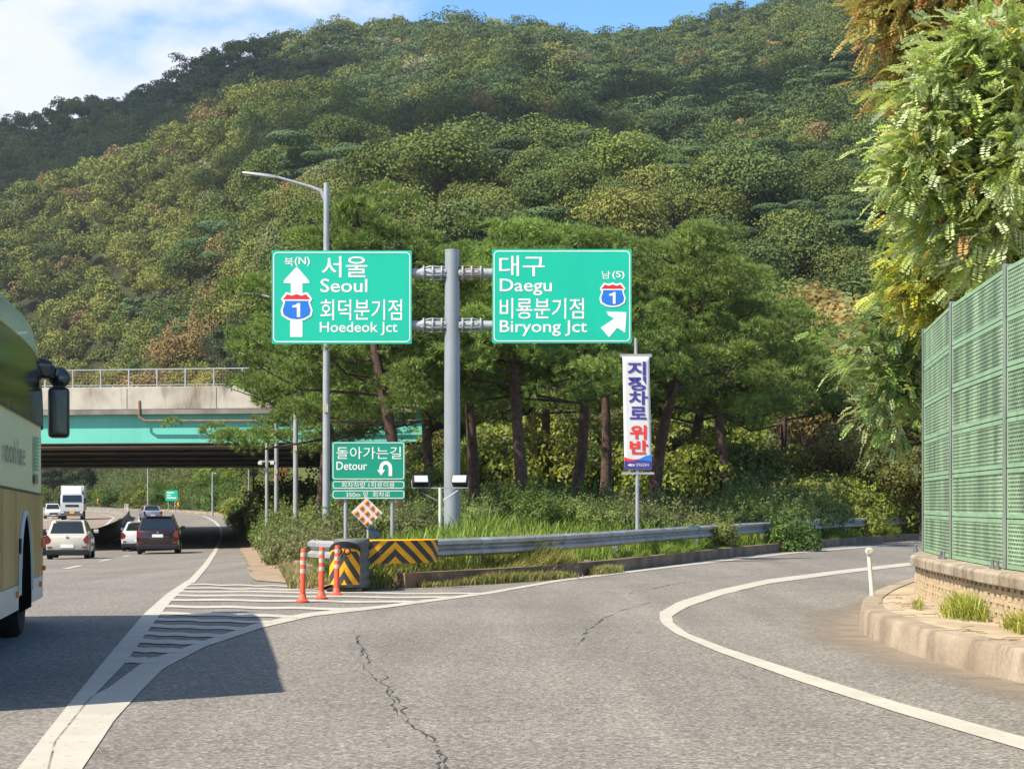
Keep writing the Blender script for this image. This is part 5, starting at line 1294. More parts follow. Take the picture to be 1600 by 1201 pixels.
# ------------------------------------------------------------------ Korean red pines
def pine_proto(seed, Ht, lean, spread, low):
    r = np.random.default_rng(seed)
    root = bpy.data.objects.new('pine_tree', None); C.objects.link(root)
    n = 9; tr = []
    for k in range(n):
        s = k / (n - 1); tr.append(Vector((lean[0] * s ** 1.4 * Ht + .18 * math.sin(s * 5 + seed), lean[1] * s * Ht + .15 * math.sin(s * 4 + seed * 2), s * Ht * .93)))
    rad = [.21 * (1 - .82 * (k / (n - 1))) + .02 for k in range(n)]; rad[0] *= 1.25
    trunk = MB().tube([tr[0] - Vector((0, 0, .6))] + tr, [rad[0] * 1.1] + rad, 10)
    limbs = MB(); pads = []
    nb_ = 30
    for j in range(nb_):
        s = low + (1 - low) * ((j + r.uniform(0, 1)) / nb_); i = min(int(s * (n - 1)), n - 2); f = s * (n - 1) - i
        p0 = tr[i].lerp(tr[i + 1], f); az = j * 2.4 + r.uniform(-.4, .4)
        ln = spread * (1.05 - .72 * ((s - low) / (1 - low)) ** 1.5) * r.uniform(.5, 1.25)
        dr = Vector((math.cos(az), math.sin(az), r.uniform(-.12, .35)))
        p1 = p0 + dr * ln * .55 + Vector((0, 0, -.05 * ln)); p2 = p0 + dr * ln + Vector((0, 0, .12 * ln))
        limbs.tube([p0, p1, p2], [.055, .04, .015], 6)
        for q in range(int(3 + ln * 1.9)):
            t_ = r.uniform(.35, 1.05); c = p0.lerp(p1, t_ * 2) if t_ < .5 else p1.lerp(p2, (t_ - .5) * 2)
            pads.append((c + Vector((r.normal() * .42, r.normal() * .42, r.uniform(0, .3))), r.uniform(.32, .62)))
    pads.append((tr[-1] + Vector((0, 0, .35)), .7))
    cs, ns, ks, pc = [], [], [], []
    for k, (c, rd) in enumerate(pads):
        m_ = int(62 * (rd / .6) ** 2); dd = unit(r.normal(size=(m_, 3)) + np.array([0, 0, .55]))
        cs.append(np.array(c) + dd * np.array([rd, rd, rd * .50]) * r.uniform(.65, 1.0, (m_, 1))); ns.append(unit(dd + np.array([0, 0, .5]))); ks.append(np.full(m_, k))
    cs, ns, ks = np.concatenate(cs), np.concatenate(ns), np.concatenate(ks); m_ = len(cs); NN = 15
    ax = unit(np.repeat(ns, NN, 0) + r.normal(size=(m_ * NN, 3)) * .6); c = np.repeat(cs, NN, 0); L = r.uniform(.12, .25, m_ * NN)[:, None]
    sd = unit(np.cross(ax, r.normal(size=(m_ * NN, 3)))) * r.uniform(.008, .015, m_ * NN)[:, None]
    Vv = np.stack([c - sd, c + sd, c + ax * L], 1)
    kk = np.repeat(ks, NN); col = vary(r, m_ * NN, (.180, .270, .060), .25, .10, kk, .38)
    limbs_o = limbs.build('limbs', 'bark', root, smooth=True)
    trunk.build('trunk', 'bark_red', root, smooth=True)
    poly_mesh('crown', Vv, 'needle', col, root)
    return root
PP = [pine_proto(1, 10.6, (-.10, .02), 4.0, .33), pine_proto(2, 9.4, (.02, .0), 3.3, .45), pine_proto(3, 9.6, (-.02, .05), 3.5, .42), pine_proto(4, 9.6, (.12, .02), 3.6, .40)]
first = [True] * 4
def put(protos_, first, k, x, y, z, s, rz, label, cat, group, col=None, sz=1.0):
    o = protos_[k] if first[k] else copy_tree(protos_[k]); first[k] = False
    o.location = (x, y, z); o.scale = (s, s, s * sz); o.rotation_euler = (0, 0, rz); tag(o, label, cat, group)
    if col is not None:
        for c in kids(o):
            if c.name.startswith(('crown', 'foliage')): c.color = (*col, 1)
        if o.type == 'MESH': o.color = (*col, 1)
    return o
GP = 'pines on the bank behind the signs'
B_ = 'pine on the bank '
pines = [(618, 55, 0, 1.00, 0, B_ + 'with leaning dark trunk and low boughs left of it'),
         (742, 60, 2, .95, 2.2, B_ + 'with its trunk just right of the sign pole'),
         (808, 56, 1, .97, .4, B_ + 'with a straight reddish trunk under the right green panel'),
         (897, 61, 2, 1.0, 3.6, B_ + 'with a thick dark trunk midway between sign pole and banner'),
         (942, 66, 1, 1.02, 1.8, B_ + 'with a thin dark trunk just left of the white banner'),
         (1030, 64, 3, 1.1, 0, B_ + 'with a trunk leaning to the right beside the white banner'),
         (1140, 75, 2, 1.08, 1.1, B_ + 'second to the right of the banner, with a broad crown'),
         (1225, 82, 1, 1.02, 4.0, B_ + 'at the right end of the row, next to the tan tree'),
         (1085, 77, 0, 1.06, 2.6, B_ + 'standing behind the pine that leans beside the banner'),
         (496, 82, 2, 1.0, 5.0, B_ + 'at the left end of the row, in front of the bridge'),
         (530, 70, 3, 1.05, 3.3, B_ + 'behind the street lamp and left of the leaning trunk'),
         (665, 74, 1, 1.1, .9, B_ + 'standing back behind the gap left of the sign pole'),
         (850, 76, 0, 1.0, 4.4, B_ + 'standing back behind the right green panel'),
         (985, 78, 3, 1.05, 5.5, B_ + 'standing back behind the top of the banner pole')]
for u, d, k, s, rz, lb in pines:
    x, y = at(u, d); put(PP, first, k, x, y, gz(x, y), s, rz, lb, 'pine tree', GP, tuple(rng.uniform(.85, 1.15) * np.array([rng.uniform(.95, 1.1), 1, 1])))

# ------------------------------------------------------------------ broadleaf trees behind and among the pines
def broad_proto(seed, n, leaf, Rx, Rz, zc, col, lumps=26):
    r = np.random.default_rng(seed); root = bpy.data.objects.new('broadleaf_tree', None); C.objects.link(root)
    p, nn, lk = crown_points(r, n, Rx, Rz, lumps, .34, .35); p[:, 2] += zc
    poly_mesh('crown', cards(p, nn, r.uniform(.7, 1.3, n) * leaf, r.uniform(.45, .8, n) * leaf, r), 'leaf', vary(r, n, col, .25, .1, lk, .15), root)
    m = MB().tube([(0, 0, -.5), (.1, .05, zc * .4), (.05, .1, zc)], [.15, .12, .05], 8)
    m.build('trunk', 'bark', root, smooth=True)
    m = MB()
    for k in range(9):
        a = k * 2.4; e = Vector((math.cos(a) * Rx * .75, math.sin(a) * Rx * .75, zc + Rz * r.uniform(-.4, .6))); m.tube([(.06, .06, zc * .6), tuple(e * .5 + Vector((0, 0, zc * .38))), tuple(e)], [.06, .04, .012], 6)
    m.build('limbs', 'bark', root, smooth=True)
    return root
BP = [broad_proto(31, 9000, .20, 2.6, 2.4, 3.4, (.115, .125, .026)), broad_proto(32, 9000, .20, 2.6, 2.2, 3.2, (.085, .105, .028)), broad_proto(33, 8000, .17, 2.5, 2.2, 3.2, (.27, .235, .075))]
fb_ = [True] * 3
GB = 'small broadleaf trees behind the pines'
spots = [(690, 84, 0, .72), (760, 82, 0, .62), (840, 80, 0, .66), (870, 92, 1, .8), (925, 84, 0, .62), (985, 86, 1, .7), (590, 82, 1, .62), (640, 90, 1, .75), (1060, 82, 1, .62), (1110, 84, 0, .60), (1165, 80, 0, .55), (1215, 86, 1, .62), (1275, 82, 0, .55),
         (735, 98, 1, 1.25), (800, 104, 0, 1.55), (870, 108, 0, 1.6), (940, 106, 0, 1.45), (1010, 104, 2, 1.3), (1090, 102, 1, 1.35), (1180, 98, 1, 1.3), (1270, 92, 2, 1.30), (1345, 92, 2, 2.1), (1405, 90, 2, 1.9), (1295, 99, 2, 2.2), (1330, 80, 2, .95), (1470, 80, 1, 1.5), (1250, 108, 1, 1.5),
         (560, 104, 1, 1.1), (610, 110, 0, 1.3), (680, 112, 1, 1.4), (1385, 76, 0, .7), (1440, 72, 0, .7), (1300, 100, 1, 1.3), (1380, 104, 1, 1.5)]
DESC = ['yellow green small broadleaf tree', 'mid green small broadleaf tree', 'tan gold broadleaf tree']
for j, (u, d, k, s) in enumerate(spots):
    x, y = at(u, d); where = ('in the shade between the pine trunks' if (d < 93 and u < 1240) else ('behind the crowns of the pines' if u < 1240 else 'to the right of the pine row, before the noise barrier'))
    put(BP, fb_, k, x, y, gz(x, y) - .2, s, rng.uniform(0, 6), DESC[k] + ' ' + where, 'tree', DESC[k] + 's ' + where, tuple(rng.uniform(.85, 1.15, 1) * np.array([rng.uniform(.9, 1.15), 1, 1])))

# ------------------------------------------------------------------ shrubs
def shrub_proto(seed, n, leaf, col, Rx=1.0, Rz=.8, kindname='shrub', spray=40):
    r = np.random.default_rng(seed); root = bpy.data.objects.new('shrub', None); C.objects.link(root)
    p, nn, lk = crown_points(r, n, Rx, Rz, 22, .36, .5); p[:, 2] = np.abs(p[:, 2] + Rz * .35)
    ex, en = [], []
    for k in range(spray):                                     # shoots standing out of the outline
        a = r.uniform(0, 6.28); q = r.uniform(.2, .85) * Rx; b0 = np.array([math.cos(a) * q, math.sin(a) * q, Rz * r.uniform(.5, 1.1)]); dr = unit(np.array([math.cos(a) * .5, math.sin(a) * .5, 1.0]) + r.normal(size=3) * .3)
        m_ = 22; t_ = r.uniform(0, .5, m_)[:, None]; ex.append(b0 + dr * t_ + r.normal(size=(m_, 3)) * .035); en.append(unit(r.normal(size=(m_, 3)) + np.array([0, -.2, .6])))
    p2, n2 = np.concatenate([p] + ex), np.concatenate([nn] + en); m_ = len(p2); lk2 = np.concatenate([lk, np.full(m_ - n, 0)])
    poly_mesh('foliage', cards(p2, n2, r.uniform(.7, 1.3, m_) * leaf, r.uniform(.4, .7, m_) * leaf, r), 'leaf', vary(r, m_, col, .28, .1, lk2, .18), root)
    m = MB()
    for k in range(12):
        a = k * 2.4; m.tube([(0, 0, -.2), (math.cos(a) * Rx * .4, math.sin(a) * Rx * .4, Rz * .5), (math.cos(a) * Rx * .8, math.sin(a) * Rx * .8, Rz * r.uniform(.6, 1.3))], [.02, .014, .005], 5)
    m.build('stems', 'twig', root, smooth=True)
    return root
SP = [shrub_proto(41, 5200, .085, (.18, .235, .065)), shrub_proto(42, 5200, .085, (.155, .175, .07), 1.0, .75), shrub_proto(43, 5600, .10, (.19, .23, .035), 1.1, .8, spray=20), shrub_proto(44, 4600, .09, (.12, .195, .038), 1.0, .8)]
fs_ = [True] * 4
SD = ['grey green leafy shrub', 'dull brownish green shrub', 'bright yellow green leafy shrub', 'deep green shrub']
def shrub(u, d, k, s, sz, where, col=None):
    x, y = at(u, d)
    put(SP, fs_, k, x, y, gz(x, y) - .05, s, rng.uniform(0, 6), SD[k] + ' ' + where, 'shrub', SD[k] + 's ' + where, col if col is not None else tuple(rng.uniform(.85, 1.15) * np.array([rng.uniform(.93, 1.1), 1, 1])), sz)
for u in range(655, 1130, 32):
    shrub(u + rng.uniform(-8, 8), rng.uniform(51.5, 55), int(rng.choice([0, 0, 1, 3])), rng.uniform(.75, 1.0), rng.uniform(.9, 1.2), 'on the bank under the pines')
for u in range(640, 1240, 42):
    shrub(u + rng.uniform(-8, 8), rng.uniform(57, 62), int(rng.choice([0, 1, 3])), rng.uniform(.8, 1.15), 1.1, 'on the bank under the pines')
for u, d, s in ((1120, 57, 1.0), (1150, 59, 1.15), (1185, 60, 1.3), (1218, 62, 1.45), (1250, 64.5, 1.5), (1282, 66.5, 1.35), (1200, 65, 1.6), (1240, 69, 1.7), (1170, 64, 1.5), (1300, 72, 1.3)):
    shrub(u, d + 1.6, int(rng.choice([0, 0, 1])), s, 1.0, 'leaning over the guard rail')
for u, d, s in ((1240, 70, 1.6), (1280, 72, 1.8), (1325, 75, 1.9), (1370, 77, 2.1), (1415, 79, 2.1), (1455, 80, 2.1), (1260, 75, 1.9), (1300, 77, 2.0), (1350, 79, 2.3), (1395, 82, 2.4), (1345, 71.5, 1.0)):
    shrub(u, d, 2, s, 1.0, 'massed right of the pine row')
for u, d, k, s in ((450, 50, 1, .9), (468, 46, 1, .95), (470, 49, 0, .95), (490, 44, 1, .8), (500, 51, 0, 1.0), (530, 49, 1, .95), (555, 52, 0, 1.0), (590, 51, 1, 1.0), (620, 50, 0, .95), (648, 49, 1, .85), (445, 58, 0, 1.1), (480, 60, 0, 1.2), (440, 66, 0, 1.1), (540, 60, 3, 1.2), (600, 60, 3, 1.2)):
    shrub(u, d, k, s, 1.0, 'around the street lamp and detour sign')
for u, d, k, s in ((430, 80, 2, .9), (438, 92, 2, 1.1), (417, 105, 2, 1.2), (405, 125, 3, 1.4), (440, 84, 3, 1.2), (388, 140, 2, 1.5), (380, 158, 3, 1.7), (372, 176, 2, 1.8), (365, 195, 3, 2.0), (425, 110, 0, 1.5), (410, 140, 0, 1.8), (398, 170, 0, 2.0)):
    shrub(u, d, k, s, 1.1, 'beside the motorway under the bridge')

for u, d, k, s in [(640, 76, 2, 2.1), (690, 74, 0, 2.0), (730, 79, 2, 2.4), (775, 75, 2, 2.2), (815, 82, 0, 2.5), (855, 74, 2, 2.1), (885, 80, 2, 2.5), (925, 75, 0, 2.1), (960, 81, 2, 2.4), (1000, 74, 2, 2.0), (1045, 80, 0, 2.5), (1085, 76, 2, 2.3), (1130, 80, 2, 2.3), (1170, 77, 0, 2.1), (1210, 82, 2, 2.4), (1250, 84, 0, 2.4), (600, 80, 0, 2.2), (565, 78, 2, 2.0), (700, 88, 2, 2.9), (790, 90, 2, 3.0), (870, 90, 2, 2.9), (950, 90, 0, 3.0), (1030, 90, 2, 3.0), (1110, 90, 2, 2.9), (1190, 92, 0, 3.0), (1290, 94, 2, 3.0), (630, 92, 2, 2.9)]:
    shrub(u, d, k, s, 1.1, 'filling the gaps between the pine trunks')

for u, d, k, s in ((432, 98, 0, 1.9), (448, 104, 3, 2.0), (466, 100, 0, 2.1), (484, 106, 3, 2.2), (455, 118, 0, 2.4), (476, 122, 3, 2.6), (440, 128, 0, 2.4), (424, 140, 3, 2.4), (460, 140, 0, 2.8), (495, 112, 0, 2.4), (445, 90, 3, 1.7), (470, 88, 0, 1.6)):
    shrub(u, d, k, s, 1.1, 'on the bank under the end of the bridge')
# rounded bushes and a dark belt of trees along the outside of the far bend
for j, yv in enumerate(np.linspace(205, 430, 46)):
    k = int(rng.choice([0, 2, 3, 3])); o_ = rng.uniform(2.0, 7.5); x, y = float(V(yv)) + o_ * .75, yv + o_ * .6
    put(SP, fs_, k, x, y, gz(x, y) + .2, rng.uniform(2.0, 3.6), rng.uniform(0, 6), SD[k] + ' on the bank outside the far bend', 'shrub', SD[k] + 's on the bank outside the far bend', tuple(rng.uniform(.6, 1.0) * np.array([rng.uniform(.8, 1.05), 1, .9])), rng.uniform(.85, 1.2))
for j, yv in enumerate(np.linspace(225, 430, 26)):
    o_ = rng.uniform(11, 17); x, y = float(V(yv)) + o_ * .75, yv + o_ * .7
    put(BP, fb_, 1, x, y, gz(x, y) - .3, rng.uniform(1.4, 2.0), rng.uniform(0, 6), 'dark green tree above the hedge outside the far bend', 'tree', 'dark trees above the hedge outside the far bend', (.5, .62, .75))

# hedge mass on the outside of the far bend, and a dark belt of trees behind it
r = np.random.default_rng(77); N = 120000
yy = r.uniform(178, 470, N); off_ = r.uniform(.8, 22, N) ** 1.0
xx = V(yy) + off_ * np.interp(yy, [180, 300, 400], [.8, .75, .6]); yy2 = yy + off_ * np.interp(yy, [180, 300, 420], [.2, .7, .85])
uu2 = CX + F * xx / yy2; k_ = (uu2 > -60) & (uu2 < 480) & (bank_t(xx, yy2) > .7); xx, yy2 = xx[k_], yy2[k_]
tt = bank_t(xx, yy2); bump_ = (noise2(xx, yy2, 1.6, 1) * 1.0 + noise2(xx, yy2, 4, 4) * 1.0 + 1.6) * np.clip(tt / 4, .15, 1.3)
zz = H(xx, yy2) + bump_ * r.uniform(.35, 1.0, len(xx)) + .1
nn = unit(r.normal(size=(len(xx), 3)) * .6 + np.array([-.1, -.55, .7])); hue = noise2(xx, yy2, 11, 9)[:, None]
col = vary(r, len(xx), (.075, .105, .026), .3, .1); col = col * (1 + .35 * hue * np.array([[1.2, .6, .3]])); col = np.where((hue > .66), col * np.array([[1.5, .75, .8]]), col)
hg = poly_mesh('hedge', cards(np.stack([xx, yy2, zz], 1), nn, r.uniform(.28, .55, len(xx)), r.uniform(.2, .36, len(xx)), r), 'leaf', np.clip(col, .005, .6)); tag(hg, kind='stuff', label='tangled green hedge covering the bank outside the far bend', cat='hedge')

# ------------------------------------------------------------------ grass
def grass(name, xs, ys, zs, h, col, seed, w=.018, lean=.5, label=None):
    r = np.random.default_rng(seed); n = len(xs); az = r.uniform(0, 6.28, n); h = h * r.uniform(.55, 1.15, n)
    dr = np.stack([np.cos(az), np.sin(az), np.zeros(n)], 1); sd = np.stack([-np.sin(az + r.uniform(-.8, .8, n)), np.cos(az), np.zeros(n)], 1) * w
    b0 = np.stack([xs, ys, zs - .03], 1); ln = (lean * r.uniform(.2, 1.2, n) * h)[:, None]
    m = b0 + dr * ln * .3 + np.array([0, 0, 1]) * (h * .6)[:, None]; tp_ = b0 + dr * ln + np.array([0, 0, 1]) * (h * np.where(r.random(n) < .25, .8, 1.0))[:, None]
    V1_ = np.stack([b0 - sd, b0 + sd, m + sd * .8, m - sd * .8], 1); V2_ = np.stack([m - sd * .8, m + sd * .8, tp_ + sd * .08, tp_ - sd * .08], 1)
    o = poly_mesh(name, np.concatenate([V1_, V2_]), 'grass', np.concatenate([col, col])); tag(o, label, 'grass', kind='stuff'); return o
r = np.random.default_rng(5); N = 90000
y_ = r.uniform(31.9, 80, N); x_ = r.uniform(-9, 26, N); t_ = bank_t(x_, y_); tk = dist_line(x_, y_, np.array(KERB))
k_ = (t_ > .25) & (tk < 7) & (tk < 2.6 + 4.1 * np.clip((62 - y_) / 20, 0, 1)) & (x_ > V(y_) + .5); x_, y_, t_, tk = x_[k_], y_[k_], t_[k_], tk[k_]
dry = np.clip(1.2 - tk * 1.3 + noise2(x_, y_, 1.5, 3) * .5, 0, 1)[:, None] * np.clip((42 - y_) / 6, .12, 1)[:, None]
hgt = np.where(tk < .7, .22 + .18 * np.clip((y_ - 34) / 6, 0, 1), .55) * (1 + .35 * noise2(x_, y_, 1.3, 2))
col = vary(r, len(x_), (.17, .25, .035), .22, .08) * (1 - dry) + vary(r, len(x_), (.33, .25, .10), .25, .06) * dry
grass('roadside_grass', x_, y_, H(x_, y_), hgt, np.clip(col, .01, .7), 6, .016, .6, 'tall bright green grass growing on the verge behind the guard rail')
N = 9000; y_ = r.uniform(32.2, 70, N); x_ = V(y_) + r.uniform(.35, 2.2, N); k_ = bank_t(x_, y_) > .15; x_, y_ = x_[k_], y_[k_]
grass('roadside_grass', x_, y_, H(x_, y_), .33, vary(r, len(x_), (.22, .22, .06), .25, .1), 8, .014, .7, 'dry yellowish grass along the motorway edge of the gore')
# front tuft at the gore
N = 16000; x_ = r.uniform(-3.5, 1.6, N); y_ = r.uniform(31.9, 38.2, N); tk = dist_line(x_, y_, np.array(KERB)); k_ = (bank_t(x_, y_) > .02) & (tk < 1.15); x_, y_, tk = x_[k_], y_[k_], tk[k_]
dry = np.clip(1 - tk / .55, 0, 1)[:, None]
grass('roadside_grass', x_, y_, np.maximum(H(x_, y_), .05), .22 + .26 * np.clip(tk, 0, 1), np.clip(vary(r, len(x_), (.20, .24, .045), .25, .08) * (1 - dry) + vary(r, len(x_), (.36, .26, .13), .25, .06) * dry, .01, .7), 9, .012, .8, 'short half dry grass in front of the guard rail')
N = 34000; y_ = r.uniform(35.5, 74, N); x_ = KX(y_) - r.uniform(.12, 1.1, N) ** 1.0; keep = noise2(x_, y_, 1.1, 6) > -.15; x_, y_ = x_[keep], y_[keep]; tk = dist_line(x_, y_, np.array(KERB))
pt_ = np.clip(.7 + .9 * noise2(x_, y_, 1.4, 2), .25, 1.5); g_ = np.clip((y_ - 37) / 4, .2, 1)[:, None]
grass('roadside_grass', x_, y_, np.maximum(H(x_, y_), .16), (.30 + .28 * np.clip(tk, 0, 1)) * pt_, np.clip(vary(r, len(x_), (.16, .24, .035), .25, .08) * g_ + vary(r, len(x_), (.30, .27, .08), .25, .06) * (1 - g_), .01, .7), 12, .013, .9, 'lush green grass spilling over the kerb in front of the guard rail')
N = 9000; y_ = r.uniform(32.7, 44, N) ; x_ = KX(y_) + np.abs(r.normal(size=N)) * .16 - .04; keep = (noise2(x_, y_, .8, 8) + np.clip((38 - y_) / 6, -.6, 1)) > .1; x_, y_ = x_[keep], y_[keep]; g_ = r.random((len(x_), 1)) < .6
grass('roadside_grass', x_, y_, np.full(len(x_), .01), .20 + .10 * noise2(x_, y_, .7, 1), np.where(g_, vary(r, len(x_), (.20, .24, .05), .25, .08), vary(r, len(x_), (.30, .22, .11), .25, .06)), 13, .010, .9, 'dry straw coloured weeds at the foot of the kerb')
N = 9000; x_ = r.uniform(-5.6, -3.0, N); y_ = r.uniform(31.9, 41, N); keep = (np.abs(x_ - V(y_) - .35) < .55) & (noise2(x_, y_, .9, 3) > -.3); x_, y_ = x_[keep], y_[keep]
grass('roadside_grass', x_, y_, np.maximum(H(x_, y_), .03), .26, np.where(r.random((len(x_), 1)) < .3, vary(r, len(x_), (.20, .23, .05), .25, .08), vary(r, len(x_), (.32, .25, .13), .25, .06)), 14, .010, .9, 'dry weeds round the rounded tip of the gore')
# far verge on the right below the rail
for (u0, v0), (u1, v1), n, hh_, c_ in (((1480, 962), (1555, 968), 900, .27, (.33, .36, .07)), ((1430, 948), (1440, 950), 90, .14, (.30, .32, .08)), ((1585, 985), (1640, 995), 420, .22, (.34, .36, .08))):
    u_ = r.normal((u0 + u1) / 2, (u1 - u0) / 3.4, n); v_ = v0 + (v1 - v0) * (u_ - u0) / (u1 - u0) + r.uniform(-6, 5, n); d_ = (CH - .27) * F / (v_ - HZ); x_ = (u_ - CX) * d_ / F
    x_ = np.minimum(x_, np.interp(d_, BL[:, 1], BL[:, 0]) - .08)
    pk = np.clip(1.15 - ((u_ - (u0 + u1) / 2) / ((u1 - u0) * .75 + 4)) ** 2, .25, 1.1)
    grass('weeds', x_, d_, np.full(n, .27), hh_ * pk, vary(r, n, c_, .2, .08), 20 + n, .008, .9, 'yellow green weeds growing at the foot of the block wall')
# dead stalks and litter on the paved island
m = MB(); rr_ = random.Random(4)
for k in range(26):
    u_, v_ = rr_.uniform(1350, 1600), 0; u_ = rr_.uniform(1365, 1590); v_ = 928 + (u_ - 1365) * .27 + rr_.uniform(-4, 26); d_ = (CH - .275) * F / (v_ - HZ); x_ = (u_ - CX) * d_ / F
    if x_ > np.interp(d_, BL[:, 1], BL[:, 0]) - .12: continue
    pts = [(x_, d_, .285)]
    for q in range(5): pts.append((pts[-1][0] + rr_.uniform(-.02, .08), pts[-1][1] + rr_.uniform(-.10, .07), .285 + rr_.uniform(0, .014)))
    m.tube(pts, .0028, 4)
o = m.build('dead_stalks', 'litter'); tag(o, 'dead brown creeper stalks lying on the paved island', 'plant litter', kind='stuff')

# ------------------------------------------------------------------ robinias with hanging pinnate leaves
def pinnate(rng, base, dirs, L, col, seed_up):
    """compound leaves: each a row of paired leaflets along a drooping midrib"""
    n = len(base); NP = 8; out, cc = [], []
    up = unit(np.array([0, 0, 1.0]) + rng.normal(size=(n, 3)) * .45); sd = unit(np.cross(dirs, up)); nr = unit(np.cross(sd, dirs))
    for k in range(NP + 1):
        s = (k + 1) / (NP + 1); c = base + dirs * (L * s)[:, None] - np.array([0, 0, 1]) * (L * .22 * s * s)[:, None]
        for sg_ in ((-1, 1) if k < NP else (0,)):
            d2 = unit(sd * sg_ * .95 + dirs * (.35 if sg_ else 1) + nr * .15 + rng.normal(size=(n, 3)) * .12); w2 = unit(np.cross(d2, nr)); ll = (L * .26 * (1 - .3 * abs(s - .5)))[:, None]; ww = ll * .34
            out.append(np.stack([c, c + d2 * ll * .5 + w2 * ww, c + d2 * ll, c + d2 * ll * .5 - w2 * ww], 1)); cc.append(col * rng.uniform(.85, 1.15, (n, 1)))
    return np.concatenate(out), np.concatenate(cc)
def robinia(name, x, y, zb, limbs_, nleaf, L, palette, label, seed, spread=.5, crownname='crown'):
    r = np.random.default_rng(seed); t = thing(name, (x, y, zb), label, 'tree')
    br_ = MB(); pts, dirs = [], []
    for (pth, wts) in limbs_:
        p = [Vector(q) for q in pth]; br_.tube(p, [.05 * (1 - .8 * k / (len(p) - 1)) + .008 for k in range(len(p))], 7)
        P3 = np.array([tuple(q) for q in p]); dl = np.r_[0, np.cumsum(np.linalg.norm(np.diff(P3, axis=0), axis=1))]
        m_ = int(nleaf * wts); s = r.uniform(.12, 1, m_) * dl[-1]
        c = np.stack([np.interp(s, dl, P3[:, k]) for k in range(3)], 1); e = np.stack([np.interp(np.minimum(s + .15, dl[-1]), dl, P3[:, k]) for k in range(3)], 1) - np.stack([np.interp(s - .05, dl, P3[:, k]) for k in range(3)], 1)
        o_ = r.normal(size=(m_, 3)) * np.array([spread, spread, spread * .8]); pts.append(c + o_); dirs.append(unit(unit(e) * .5 + unit(o_ + r.normal(size=(m_, 3)) * .35) + np.array([-.32, -.12, .02])))
    pts, dirs = np.concatenate(pts), np.concatenate(dirs); n = len(pts)
    pk = r.choice(len(palette), n, p=np.array([q[1] for q in palette]) / sum(q[1] for q in palette)); col = np.array([q[0] for q in palette])[pk] * r.uniform(.8, 1.2, (n, 1))
    Vv, cc = pinnate(r, pts, dirs, L * r.uniform(.7, 1.3, n), col, 0)
    poly_mesh(crownname, Vv, 'leaf', np.clip(cc, .01, .8), t); br_.build('limbs', 'bark', t, smooth=True)
    MB().tube([(0, 0, -.3), (.1, 0, 2), (0, 0, max(q[2] for l_ in limbs_ for q in l_[0][:1]))], [.16, .13, .08], 9).build('trunk', 'bark', t, smooth=True)
    return t
def LP(u, v, d, o): x_, z_ = px(u, v, d); return (x_ - o[0], d - o[1], z_ - o[2])
GREEN = [((.50, .59, .25), .46), ((.40, .51, .12), .34), ((.57, .64, .40), .13), ((.50, .44, .09), .05), ((.45, .25, .11), .015)]
o = (8.6, 31.0, .3)
root_ = LP(1560, 330, 31, o); lim = []
for (pts_, w_) in (([(1582, 260, 31), (1538, 150, 30), (1468, 110, 29.4), (1443, 200, 29.2)], .10), ([(1582, 250, 31), (1528, 190, 30), (1458, 210, 29.5), (1413, 272, 29.2)], .12), ([(1582, 282, 31), (1538, 260, 30), (1468, 270, 29.6), (1418, 302, 29.4)], .11),
                 ([(1592, 302, 31), (1548, 292, 30), (1488, 312, 29.6), (1453, 382, 29.6)], .10), ([(1602, 260, 31), (1572, 120, 30), (1548, 60, 29.4), (1488, 70, 29)], .12), ([(1612, 250, 31), (1612, 120, 30), (1582, 60, 29.6), (1558, 120, 29)], .10),
                 ([(1612, 282, 31), (1652, 180, 30.4), (1612, 110, 29.8), (1572, 190, 29)], .11), ([(1612, 302, 31), (1632, 250, 30), (1592, 230, 29), (1578, 282, 28.8)], .12), ([(1612, 322, 31), (1572, 332, 30), (1538, 352, 29.5), (1508, 412, 29.6)], .12)):
    lim.append(([LP(*q, o) for q in pts_], w_))
robinia('robinia_tree', *o, lim, 8200, .32, GREEN, 'large pale green feathery tree hanging over the top of the noise barrier', 61, .27)
YEL = [((.46, .46, .06), .42), ((.40, .46, .09), .36), ((.28, .36, .08), .16), ((.42, .24, .06), .06)]
o = (8.9, 33.5, .3); lim = []
for pts_, w_ in (([(1560, 380, 33), (1480, 380, 32), (1430, 410, 31.4), (1425, 470, 31.2)], .26), ([(1580, 400, 33), (1520, 420, 32), (1475, 450, 31.4), (1462, 495, 31.2)], .28), ([(1600, 370, 33), (1570, 390, 31.8), (1540, 420, 31), (1530, 450, 30.6)], .22), ([(1620, 330, 33), (1610, 350, 31.6), (1600, 380, 30.6), (1590, 410, 30.2)], .24)):
    lim.append(([LP(*q, o) for q in pts_], w_))
robinia('robinia_tree', *o, lim, 4200, .26, YEL, 'yellow leaved feathery tree drooping just over the barrier top', 62, .24)
AUT = [((.44, .33, .09), .36), ((.46, .42, .12), .36), ((.24, .23, .05), .18), ((.42, .19, .08), .07)]
o = (9.6, 36.0, .3); lim = []
for pts_, w_ in (([(1560, 100, 36), (1470, 20, 35), (1400, -10, 34), (1385, 60, 34)], .2), ([(1560, 60, 36), (1480, -30, 35), (1410, -40, 34), (1390, 20, 34)], .2), ([(1600, 60, 36), (1540, -40, 35), (1480, -20, 34), (1450, 60, 34)], .2), ([(1640, 20, 36), (1600, -40, 35), (1560, 0, 34), (1540, 70, 34)], .2), ([(1600, 180, 36), (1500, 130, 35), (1425, 100, 34.4), (1405, 160, 34.4)], .2)):
    lim.append(([LP(*q, o) for q in pts_], w_))
robinia('robinia_tree', *o, lim, 4200, .32, AUT, 'rust and gold feathery tree behind the top of the pale green one', 63, .33)
o = (11.6, 47.0, .8); lim = []
